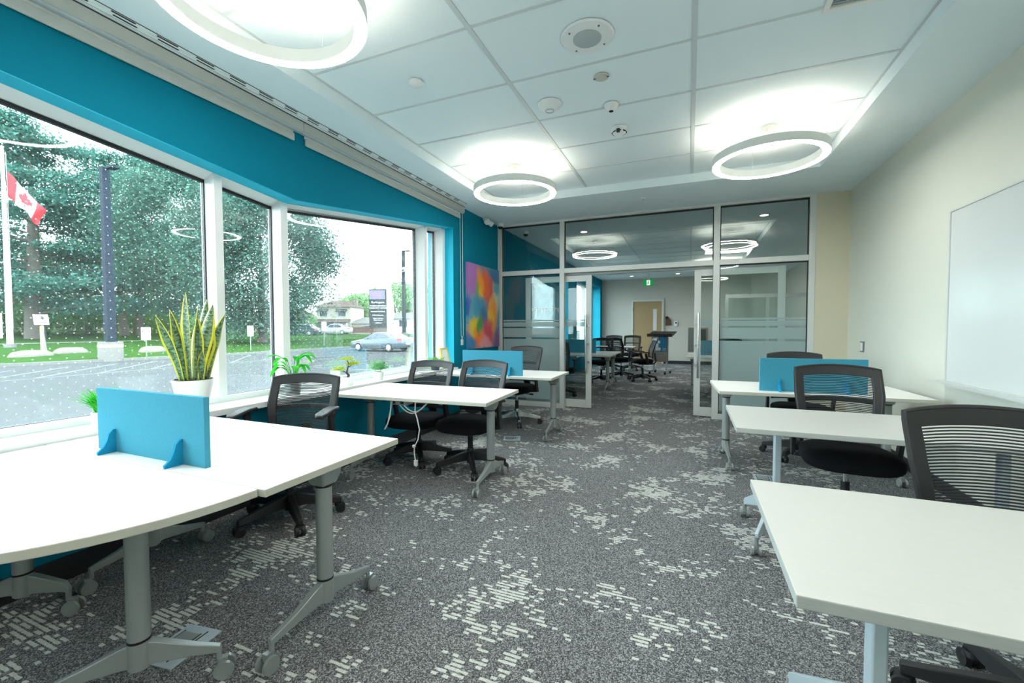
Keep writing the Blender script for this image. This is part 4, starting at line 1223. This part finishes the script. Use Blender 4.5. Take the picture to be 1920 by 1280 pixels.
# gravel path strip far left
t = thing('concrete_path', 'pale concrete path across the lawn at far left', None, kind='structure')
strip2((-48, 5), (-48, 27), 1.6, lawn_z(-48, 15) + .02, .03).build('path_slab', M['kerb'], t, smooth=0)

def tree(x, y, zt, zc0, rx, trunk_r, label, m, n, leaf, seed, kind='round', trunks=1, cat='tree', name='tree', gaps=0.):
    g = lawn_z(x, y)
    t = thing(name, label, cat, (x, y, g - .05))
    rnd = random.Random(seed)
    H = zt - g; c0 = zc0 - g
    for k in range(trunks):
        ox = (k - (trunks - 1) / 2) * 1.6 * trunk_r * 2
        top = Vector((rnd.uniform(-.6, .6), ox * 1.6 + rnd.uniform(-.5, .5), H * (.86 if kind != 'round' else .7)))
        pts = [Vector((0, ox, 0)).lerp(top, v) + Vector((rnd.uniform(-.1, .1), rnd.uniform(-.12, .12), 0)) * (v > 0) for v in (0, .15, .35, .6, .8, 1)]
        MB().tube(pts, [trunk_r * 1.25, trunk_r, trunk_r * .9, trunk_r * .65, trunk_r * .4, .05], n=10).build('trunk', M['bark'], t)
    cl = []
    if kind == 'round':
        for k in range(240):
            a = rnd.uniform(0, 6.283); v = rnd.uniform(-1, 1); rr = rnd.uniform(.55, 1.) ** .5
            cx = math.cos(a) * math.sqrt(1 - v * v) * rx * rr; cy = math.sin(a) * math.sqrt(1 - v * v) * rx * rr
            cl.append((cx, cy, (c0 + H) / 2 + v * rr * (H - c0) / 2, rx * .22))
    else:
        br = MB()
        for k in range(60):
            v = (k + rnd.random()) / 60
            z = c0 + (H - c0) * v
            L = rx * (1.05 - .75 * v ** 1.6) * rnd.uniform(.55, 1.1)
            a = rnd.uniform(0, 6.283); d = Vector((math.cos(a), math.sin(a), 0))
            oy = 0 if trunks == 1 else rnd.choice((-1, 1)) * 1.2
            e = Vector((0, oy, z)) + d * L + Vector((0, 0, L * rnd.uniform(-.1, .18)))
            br.tube([Vector((0, oy, z)), (Vector((0, oy, z)) + e) / 2 + Vector((0, 0, .15)), e], [.10, .06, .02], n=5)
            for q in range(5):
                p = Vector((0, oy, z)).lerp(e, .35 + .68 * q / 4)
                cl.append((p.x + rnd.uniform(-.5, .5), p.y + rnd.uniform(-.5, .5), p.z + rnd.uniform(-.1, .3), rx * .15))
        br.build('branch', M['bark'], t)
    mb = MB()
    for i in range(n):
        cx, cy, cz, r = cl[rnd.randrange(len(cl))]
        fl = .75 if kind == 'round' else .38
        p = Vector((cx + rnd.gauss(0, r * .62), cy + rnd.gauss(0, r * .62), cz + rnd.gauss(0, r * .62 * fl)))
        d = Vector((rnd.uniform(-1, 1), rnd.uniform(-1, 1), rnd.uniform(-.8, .5))).normalized()
        s_ = d.cross(Vector((rnd.uniform(-1, 1), rnd.uniform(-1, 1), 1.2))).normalized()
        L = leaf * rnd.uniform(.6, 1.3)
        mb.add([p, p + d * L * .5 + s_ * L * .33, p + d * L, p + d * L * .5 - s_ * L * .33], [(0, 1, 2, 3)])
    o = mb.build('crown', m, t, smooth=0, fixn=False); o['kind'] = 'stuff'
    return t
tree(-38.2, 29.0, 15.6, .9, 6.3, .38, 'large dense rounded maple beside the car park', M['leaf_dk'], 85000, .26, 11)
tree(-58.0, 20.4, 20.5, 2.6, 8.6, .62, 'broad tall pine at far left behind the flagpole', M['leaf_pine'], 64000, .28, 12, 'pine')
tree(-61.0, 29.5, 21.0, 3.0, 8.8, .42, 'tall pine with two trunks behind the dark lamp post', M['leaf_pine'], 62000, .28, 13, 'pine', 2)
tree(-47.5, 27.5, 17.5, 4.5, 6.0, .35, 'tree with a full dark crown between the pine and the maple', M['leaf_dk'], 52000, .26, 14)
tree(-72, 16, 17, 2, 8.5, .45, 'leafy tree deep behind the flagpole at the left frame edge', M['leaf_dk'], 20000, .42, 15)
tree(-76, 32, 13, 1.5, 8.0, .4, 'lighter leafy tree deep between the two pines', M['leaf_hedge'], 20000, .42, 16)
tree(-60.5, 67.0, 7.6, 1.0, 5.4, .3, 'light green tree beyond the cream house', M['leaf_lt'], 16000, .42, 17)
tree(-56.5, 73.0, 10.6, 1.0, 5.6, .3, 'light green tree directly behind the pylon sign', M['leaf_lt'], 18000, .42, 18)
tree(-52.0, 78.0, 10.4, 1.0, 5.2, .3, 'light green tree behind the right street lamp', M['leaf_lt'], 16000, .42, 19)
tree(-56.2, 50.5, 3.3, 1.0, 1.5, .12, 'small young tree in front of the cream house', M['leaf_lt'], 1500, .26, 20)
def shrub(x, y, w_, h, label, m, seed, n=2500):
    g = lawn_z(x, y)
    t = thing('shrub', label, 'bush', (x, y, g))
    rnd = random.Random(seed)
    for k in range(4): MB().tube([(0, (k - 1.5) * w_ * .2, 0), (rnd.uniform(-.2, .2), (k - 1.5) * w_ * .26, h * .5)], [.05, .02], n=5).build('stem', M['bark'], t)
    foliage(t, m, n, lambda r_, i: ((r_.gauss(0, w_ * .2), r_.uniform(-w_, w_) * .5, h * min(1.0, abs(r_.gauss(.5, .28)))), (r_.uniform(-1, 1), r_.uniform(-1, 1), r_.uniform(-.5, 1))), 'foliage', (.34, .11), seed)
shrub(-66, 24.0, 9, 3.2, 'green hedge bush between the pine trunks', M['leaf_hedge'], 31)
shrub(-64, 33.0, 8, 3.0, 'green hedge bush right of the two trunked pine', M['leaf_hedge'], 32)
shrub(-72, 22.0, 10, 3.4, 'green hedge bush behind the left pine', M['leaf_hedge'], 33)
shrub(-58, 38.0, 8, 2.6, 'green hedge bush behind the maple', M['leaf_lt'], 34)
shrub(-70, 41.0, 9, 3.6, 'taller hedge bush deep behind the maple', M['leaf_hedge'], 35)

# flagpole and flag
FX, FY = -43.2, 13.95
g = lawn_z(FX, FY)
t = thing('flagpole', 'white tapered flagpole on the lawn', 'pole', (FX, FY, g))
MB().cyl((0, 0, 0), (0, 0, 13.5), .17, .09, n=14).build('pole', M['pole_wh'], t)
MB().cyl((0, 0, 0), (0, 0, .25), .32, .30, n=14).build('base', M['kerb'], t)
MB().lathe([(0, -.12), (.12, 0), (0, .12)], (0, 0, 13.6), n=12).build('finial', M['pole_wh'], t)
MB().cyl((.03, .16, 1.3), (.03, .16, 13.3), .012, n=6).build('halyard', M['cable'], t)
t = thing('flag', 'red and white maple leaf flag drooping from the flagpole', 'flag', (FX + .1, FY + .12, 0))
fl = [[], [], []]
def FP(u, v):
    # u along fly 0..1, v 0 top..1 bottom hoist; the cloth droops and folds
    return (-.1 + .25 * math.sin(u * 9 + v * 3) * u + u * .35, .05 + u * 1.75 * (1 - .22 * v), 12.0 - v * 1.7 * (1 - .35 * u) - u * 2.1 - .3 * u * u + .06 * math.sin(u * 14))
for bi, (u0, u1) in enumerate(((0, .25), (.25, .75), (.75, 1.))):
    vs, fs = [], []
    for i in range(9):
        for j in range(7): vs.append(FP(u0 + (u1 - u0) * i / 8, j / 6))
    for i in range(8):
        for j in range(6): fs.append((i * 7 + j, i * 7 + j + 1, (i + 1) * 7 + j + 1, (i + 1) * 7 + j))
    o = MB().add(vs, fs).build('white_band' if bi == 1 else 'red_band', M['white_cl'] if bi == 1 else M['red'], t, smooth=80, fixn=False)
    x = o.modifiers.new('thick', 'SOLIDIFY'); x.thickness = .01
lp = [(0, .5), (.09, .36), (.16, .40), (.13, .2), (.25, .28), (.28, .18), (.42, .2), (.36, .08), (.42, .02), (.2, -.16), (.22, -.26), (.03, -.22), (.03, -.46)]
lp = lp + [(-a, b) for a, b in reversed(lp[1:])]
for off in (.014, -.024):
    vs = []
    for a, b in lp:
        p = Vector(FP(.5 + a * .42, .5 - b * .8)); vs.append(p + Vector((off, 0, 0)))
    MB().add(vs, [tuple(range(len(vs)))]).build('maple_leaf', M['red'], t, smooth=0, fixn=False)
# street lamps
t = thing('street_lamp', 'dark blue square street lamp on a round concrete base at left', 'lamp', (-30.0, 13.52, 0))
MB().cyl((0, 0, GZ), (0, 0, .49), .54, n=28).build('concrete_base', M['conc'], t)
MB().cyl((0, 0, .20), (0, 0, .34), .545, n=28).build('yellow_band', M['yellow'], t)
MB().bb(-.25, .25, -.25, .25, .49, .56).build('base_plate', M['pole_bl'], t, smooth=0)
MB().loft([[(-a, -a, z), (a, -a, z), (a, a, z), (-a, a, z)] for a, z in ((.20, .56), (.16, 10.1))]).build('pole', M['pole_bl'], t, smooth=0)
MB().bb(-.05, .9, -.06, .06, 9.98, 10.1).build('arm', M['pole_bl'], t, smooth=0)
MB().bb(.5, 1.15, -.2, .2, 9.94, 10.06).build('lamp_head', M['pole_bl'], t, smooth=0, bevel=.03)
t = thing('street_lamp', 'tall dark street lamp beyond the silver car', 'lamp', (-37.0, 49.7, 0))
MB().cyl((0, 0, -.4), (0, 0, .5), .5, n=20).build('concrete_base', M['conc'], t)
MB().loft([[(-a, -a, z), (a, -a, z), (a, a, z), (-a, a, z)] for a, z in ((.20, .5), (.17, 11.9))]).build('pole', M['pole_bl'], t, smooth=0)
MB().bb(-.05, .8, -.06, .06, 11.8, 11.92).build('arm', M['pole_bl'], t, smooth=0)
MB().bb(.4, 1.1, -.2, .2, 11.76, 11.88).build('lamp_head', M['pole_bl'], t, smooth=0, bevel=.03)
MB().bb(-.19, .19, -.19, .19, 9.3, 9.6).build('pale_band', M['pole_wh'], t, smooth=0)
# posted signs: face the building
def post_sign(x, y, z0, z1, w_, label, mark, lean=0., pm=None, rz=R(62)):
    g = lawn_z(x, y)
    t = thing('parking_sign', label, 'sign', (x, y, g), rz)
    b = MB().bb(-.03, .03, 0, .05, 0, z1 - g); b.v = [(p[0] + p[2] * lean, p[1], p[2]) for p in b.v]
    b.build('post', M['galv'], t, smooth=0)
    ox = (z0 + z1) / 2 - g
    pl = MB().bb(-w_ / 2, w_ / 2, -.015, 0, z0 - g, z1 - g); pl.v = [(p[0] + p[2] * lean, p[1], p[2]) for p in pl.v]
    pl = pl.build('plate', M['sign_w'], t, smooth=0)
    zc = (z0 + z1) / 2 - g; cx = zc * lean
    hh = (z1 - z0)
    if mark == 'P':
        MB().lathe([(w_ * .30, -.019), (w_ * .38, -.019), (w_ * .38, -.015), (w_ * .30, -.015)], (cx, 0, zc + hh * .16), n=24, axis='Y', close=True).build('ring_mark', M['black_s'], pl, smooth=0)
        text('P', w_ * .55, M['black_s'], pl, (cx, -.018, zc + hh * .16), (R(90), 0, 0))
        for q_, z_ in enumerate((.20, .29, .38)): MB().box((cx, -.0165, zc - hh * z_), (w_ * (.7 - .08 * q_), .003, hh * .035)).build('print_line', M['galv'], pl, smooth=0)
    elif mark == 'arrow':
        MB().prism([(-.02, .05), (.10, .05), (.10, -.04), (.17, -.04), (.06, -.16), (-.05, -.04), (.02, -.04), (.02, -.02), (-.02, -.02)][::-1], -.019, -.015, 'Y').build('arrow_mark', M['black_s'], pl, smooth=0).location = (cx, 0, zc + .14)
        MB().box((cx, -.0165, zc - .05), (.36, .003, .05)).build('print_line', M['galv'], pl, smooth=0)
        MB().box((cx, -.0165, zc - .16), (.44, .003, .05)).build('print_line', M['red_s'], pl, smooth=0)
    else:
        MB().lathe([(w_ * .26, -.019), (w_ * .40, -.019), (w_ * .40, -.015), (w_ * .26, -.015)], (cx, 0, zc + hh * .12), n=24, axis='Y', close=True).box((cx, -.017, zc + hh * .12), (w_ * .07, .004, w_ * .6), (0, R(45), 0)).build('no_mark', M['red_s'], pl, smooth=0)
    return t
a = post_sign(-34.6, 12.62, 1.46, 2.06, .60, 'leaning white sign on galvanised post beside a yellow post sleeve', 'arrow', -.09)
MB().bb(-.26, -.10, .08, .13, .25, 1.7).build('yellow_sleeve', M['yellow'], a, smooth=0)
post_sign(-30.0, 15.23, .55, 1.30, .44, 'white parking sign in front of the left window boulder', 'P')
post_sign(-29.45, 21.42, .64, 1.40, .38, 'white parking sign in front of the maple trunk', 'P')
post_sign(-30.6, 29.3, .95, 1.75, .40, 'white parking sign on the lawn left of the silver car', 'P')
post_sign(-33.2, 10.15, .75, 2.05, .62, 'tall white prohibition sign cut by the left frame edge', 'no')
# boulders
def boulder(x, y, rx, ry, rz_, label, seed):
    t_ = MB()
    rnd = random.Random(seed); secs = []
    for i in range(9):
        v = i / 8; zz = math.sin(v * math.pi / 2) * rz_; s_ = math.cos(v * math.pi / 2) ** .55 if i < 8 else .05
        secs.append([(math.cos(a) * ry * s_ * (1 + .14 * math.sin(3 * a + seed) + rnd.uniform(-.05, .05)), math.sin(a) * rx * s_ * (1 + .12 * math.cos(2 * a + seed)), zz - .08 + rnd.uniform(-.02, .02)) for a in [2 * math.pi * k / 18 for k in range(18)]])
    t_.loft(secs)
    o = t_.build('boulder', M['stone'], None, smooth=70); o.location = (x, y, lawn_z(x, y))
    tag(o, label, 'rock', 'boulders along the kerb')
boulder(-34.4, 11.9, .85, .55, .42, 'pale boulder beside the leaning sign', 3)
boulder(-35.5, 14.0, .80, .55, .42, 'pale rounded boulder between leaning sign and street lamp', 5)
boulder(-33.0, 17.1, .8, .55, .44, 'grey boulder behind the snake plant', 8)
# pylon sign
P0 = Vector((-34.57, 39.9, 0)); ang = math.atan2(40.65 - 39.9, -32.66 + 34.57)
t = thing('pylon_sign', 'dark pylon sign with white lettering and lit message board', 'sign', (-33.6, 40.3, 0), ang)
MB().bb(-1.03, 1.03, -.2, .2, 1.15, 5.65).build('panel', M['navy'], t, smooth=0)
MB().prism([(1.03, -.2), (1.55, -.2), (1.5, 1.5), (1.80, 2.8), (1.75, 3.7), (1.5, 5.6), (1.45, 6.6), (.9, 6.75), (-.2, 6.3), (-.2, 5.65), (1.03, 5.65)], -.24, .24, 'Y').build('side_fin', M['stucco'], t, smooth=0)
MB().bb(-.5, 1.03, -.3, .3, -.2, 1.15).build('plinth', M['brick'], t, smooth=0)
MB().bb(-.98, .85, -.215, -.2, 4.5, 5.55).build('message_board', M['led'], t, smooth=0)
for k, (x0, x1) in enumerate(((-.75, .55), (-.85, .35), (-.7, .6), (-.5, .3))):
    MB().bb(x0, x1, -.222, -.215, 5.30 - k * .2, 5.36 - k * .2).build('message_line', M['led_t'], t, smooth=0)
for s_, z, sz in (('Burlington', 4.15, .36), ('ROBERT BATEMAN', 3.72, .22), ('COMMUNITY CENTRE', 3.47, .21), ('Burlington Public Library', 3.08, .165), ('Brock University', 2.65, .19), ('Halton District', 2.28, .19), ('School Board', 2.08, .19), ('TechPlace', 1.75, .21)):
    text(s_, sz, M['sign_w'], t, (0, -.21, z), (R(90), 0, 0), bold=.006)

# houses
def house(name, label, c, rz, w_, d_, h, rh, wm, rm, wins, extra=None):
    t = thing(name, label, 'house', c, rz)
    MB().bb(-w_ / 2, w_ / 2, -d_ / 2, d_ / 2, -.6, h).build('wall', wm, t, smooth=0)
    o_ = .35
    MB().add([(-w_ / 2 - o_, -d_ / 2 - o_, h), (w_ / 2 + o_, -d_ / 2 - o_, h), (w_ / 2 + o_, d_ / 2 + o_, h), (-w_ / 2 - o_, d_ / 2 + o_, h), (-w_ * .28, 0, h + rh), (w_ * .28, 0, h + rh)], [(0, 1, 5, 4), (1, 2, 5), (2, 3, 4, 5), (3, 0, 4), (0, 3, 2, 1)]).build('roof', rm, t, smooth=0)
    for x, z, a, b in wins:
        q = MB().bb(x - a / 2 - .06, x + a / 2 + .06, -d_ / 2 - .05, -d_ / 2, z - b / 2 - .06, z + b / 2 + .06).build('window', M['sign_w'], t, smooth=0)
        MB().bb(x - a / 2, x + a / 2, -d_ / 2 - .07, -d_ / 2 - .05, z - b / 2, z + b / 2).build('pane', M['glass_dk'], q, smooth=0)
    return t
hz = R(22)
h = house('house', 'cream two storey house with brown hipped roof and awnings', (-54.6, 56.0, .45), hz, 5.6, 6.0, 4.1, 1.2, M['stucco'], M['roof'], [(-1.6, 3.0, 1.2, .9), (1.4, 3.0, 1.2, .9), (-1.4, .9, 1.2, 1.1), (1.5, .9, 1.0, 1.3)])
for x in (-1.6, 1.4):
    MB().prism([(-3.0, 3.75), (-3.0, 3.6), (-3.65, 3.3), (-3.7, 3.38)], x - .85, x + .85, 'X').build('awning', M['black_s'], h, smooth=0)
MB().prism([(-3.0, 2.15), (-3.0, 1.95), (-4.3, 1.55), (-4.35, 1.65)], -2.6, 2.8, 'X').build('porch_roof', M['roof'], h, smooth=0)
for x in (-.9, .6, 2.6): MB().bb(x - .08, x + .08, -4.2, -4.04, -.4, 1.65).build('porch_post', M['sign_w'], h, smooth=0)
MB().bb(2.3, 2.9, -.5, .1, 4.2, 5.6).build('chimney', M['brick'], h, smooth=0)
house('house', 'pale bungalow with tan brick left of the cream house', (-66.0, 55.0, .4), hz, 9, 6, 2.6, 1.4, M['stucco'], M['roof'], [(-2, 1.3, 1.6, 1.1), (2.2, 1.3, 1.4, 1.1)])
house('garage', 'low grey roofed garage right of the cream house', (-49.6, 58.0, .45), hz, 5.5, 5, 1.4, 1.1, M['stucco'], M['roof_g'], [(0, .6, 1.6, .8)])
house('house', 'white bungalow beyond the pylon sign', (-49.5, 66.5, .45), hz, 7, 6, 2.3, 1.2, M['sign_w'], M['roof_g'], [(-2.0, 1.5, 1.0, 1.2), (.6, 1.5, 1.4, 1.2)])
h = house('house', 'blue grey house with white chimney at the right window edge', (-46.0, 70.0, .45), hz, 5.0, 6, 3.2, 1.6, M['siding'], M['roof_g'], [(-1.5, 2.3, .8, 1.0), (-1.5, .8, .8, 1.0)])
MB().bb(-.6, .4, -3.4, -3.0, 0, 4.6).build('chimney', M['sign_w'], h, smooth=0)
house('house', 'grey roofed house hidden behind the left pine', (-104, 38, .5), R(15), 16, 9, 5.2, 4.2, M['brick'], M['siding'], [(-4, 2, 2, 1.4), (3, 2, 2, 1.4)])
house('house', 'pale house behind the trees right of the lamp post', (-78, 42, .5), R(15), 9, 7, 2.8, 2.2, M['stucco'], M['roof_g'], [(-2, 1.5, 1.6, 1.2), (2, 1.5, 1.6, 1.2)])
# brown fence: separate boards
t = thing('fence', 'brown board fence in front of the houses', 'fence', (-49.0, 53.5, .35), R(23))
b0 = None
for k in range(28):
    if b0 is None: b0 = MB().bb(-.14, .14, -.02, .02, 0, .95).build('board', M['fence'], t, smooth=0); q_ = b0
    else: q_ = b0.copy(); col.objects.link(q_)
    q_.location = (-4 + k * .295, 0, .01 * (k % 3))
MB().bb(-4.1, 4.2, .02, .08, .2, .3).bb(-4.1, 4.2, .02, .08, .65, .75).build('rail', M['fence'], t, smooth=0)
# picnic shelter far left
t = thing('shelter', 'white roofed park shelter with railings behind the leaning sign', 'shelter', (-80, 31.5, lawn_z(-80, 31.5)), R(20))
MB().prism([(-2, 2.2), (2, 2.2), (2.2, 2.3), (0, 2.9), (-2.2, 2.3)], -4, 4, 'X').build('roof', M['sign_w'], t, smooth=0)
for x in (-3.6, -1.2, 1.2, 3.6):
    MB().bb(x - .06, x + .06, -1.9, -1.78, 0, 2.25).build('post', M['galv'], t, smooth=0)
for z in (.35, .8):
    MB().bb(-3.6, 3.6, -1.88, -1.82, z, z + .06).build('rail', M['galv'], t, smooth=0)

# cars
def make_car(loc, rz, label, paint, suv=0.):
    t = thing('car', label, 'car', loc, rz)
    Lh = 2.55
    # side profile stations (x from front): x, z_low, z_belt, half width
    st = [(-2.55, .42, .60, .62), (-2.45, .28, .72, .80), (-2.1, .22, .80, .90), (-1.4, .20, .90, .93), (-.9, .20, .97, .94), (.2, .20, 1.0, .94), (1.2, .20, 1.03, .94), (1.7, .22, 1.06, .93), (2.2, .25, 1.08, .90), (2.45, .30, 1.04, .82), (2.56, .46, .92, .66)]
    secs = []
    for x, zl, zb, hw in st:
        zm = (zl + zb) / 2 + .05
        secs.append([(x, -hw * .9, zl), (x, -hw, zl + .1), (x, -hw, zm), (x, -hw * .96, zb - .06), (x, -hw * .80, zb), (x, 0, zb + .025), (x, hw * .80, zb), (x, hw * .96, zb - .06), (x, hw, zm), (x, hw, zl + .1), (x, hw * .9, zl)])
    MB().loft(secs).build('body', paint, t, smooth=50)
    ro = 1.46 + suv
    cb = [(-1.05, .96, .98, .86), (-.35, .98, ro - .06, .70), (.1, .99, ro, .66), (.8, 1.0, ro, .66), (1.25, 1.02, ro - .07, .68), (2.0 - suv * .3, 1.05, 1.08, .84)]
    secs = []
    for x, zb, zt, hw in cb:
        hb = .86
        secs.append([(x, -hb, zb - .03), (x, -hw - .02, zt - .05), (x, -hw + .10, zt), (x, hw - .10, zt), (x, hw + .02, zt - .05), (x, hb, zb - .03)])
    MB().loft(secs).build('cabin', paint, t, smooth=50)
    for s_ in (-1, 1):
        def W(poly, nm='side_window'):
            vs = [(x, s_ * (.86 - (z - .99) / (ro - 1.04) * (.86 - .70) + .012), z) for x, z in poly]
            o = MB().add(vs, [tuple(range(len(vs)))]).build(nm, M['glass_dk'], t, smooth=0, fixn=False)
            x = o.modifiers.new('thick', 'SOLIDIFY'); x.thickness = .012; x.offset = 0
        W([(-.80, 1.04), (-.25, ro - .10), (.22, ro - .07), (.22, 1.05)])
        W([(.30, 1.05), (.30, ro - .07), (.95, ro - .08), (1.45, 1.10), (1.3, 1.07)])
        for x in (-1.52, 1.48):
            wl_ = MB().lathe([(.0, -.1), (.30, -.1), (.335, -.07), (.335, .07), (.30, .1), (.0, .1)], (x, s_ * .86, .335), n=28, axis='Y').build('wheel', M['tyre'], t)
            rm_ = MB().lathe([(0, .0), (.06, .012), (.21, .004), (.22, -.01), (0, -.01)], (0, 0, 0), n=24, axis='Y')
            rm_.v = [(p[0] + x, p[1] * s_ + s_ * .965, p[2] + .335) for p in rm_.v]
            rm_.build('rim', M['rim'], wl_)
            sp = MB()
            for k in range(5):
                a = R(36 + 72 * k)
                sp.box((x + math.cos(a) * .145, s_ * .968, .335 + math.sin(a) * .145), (.10, .012, .05), (0, -a, 0))
            sp.build('rim_gap', M['dark'], wl_, smooth=0)
        MB().loft([[(2.28, s_ * .885, .80), (2.54, s_ * .70, .80), (2.50, s_ * .72, .98), (2.26, s_ * .885, 1.02)], [(2.28, s_ * .91, .80), (2.57, s_ * .72, .80), (2.53, s_ * .74, .98), (2.26, s_ * .905, 1.02)]]).build('tail_lamp', M['tail'], t, smooth=0)
        MB().loft([[(-2.5, s_ * .55, .62), (-2.25, s_ * .86, .66), (-2.2, s_ * .86, .78), (-2.42, s_ * .6, .74)], [(-2.54, s_ * .56, .62), (-2.28, s_ * .885, .66), (-2.22, s_ * .885, .78), (-2.46, s_ * .62, .74)]]).build('headlamp', M['clearp'], t, smooth=0)
        MB().box((-.62, s_ * .98, 1.02), (.16, .14, .10)).build('mirror', paint, t, bevel=.02)
        MB().box((.35, s_ * .952, .86), (.18, .02, .03)).box((1.25, s_ * .95, .88), (.18, .02, .03)).build('door_handle', M['chrome'], t)
    for poly, nm in (([(-1.0, -.76, 1.0), (-1.0, .76, 1.0), (-.36, .64, ro - .06), (-.36, -.64, ro - .06)], 'windscreen'), ([(1.93, -.74, 1.10), (1.93, .74, 1.10), (1.28, .62, ro - .06), (1.28, -.62, ro - .06)], 'rear_window')):
        up_ = Vector((-.02 if nm == 'windscreen' else .02, 0, .018))
        o = MB().add([Vector(p) + up_ for p in poly], [(0, 1, 2, 3)]).build(nm, M['glass_dk'], t, smooth=0, fixn=False)
        x = o.modifiers.new('thick', 'SOLIDIFY'); x.thickness = .012
    MB().box((2.58, 0, .62), (.02, .5, .13)).build('number_plate', M['sign_w'], t, smooth=0)
    return t
make_car((-22.25, 27.0, GZ), R(-2), 'silver grey sedan parked nose to the kerb', M['car_s'])
make_car((-22.0, 32.6, GZ), R(-2), 'second grey sedan parked behind the silver one', M['car_d'])
make_car((-49.8, 49.7, .18), R(23), 'white car parked by the brown fence', M['car_w'], .12)
make_car((-50.4, 44.2, .10), R(23), 'dark blue car parked on the street behind the maple', M['car_d'], .15)
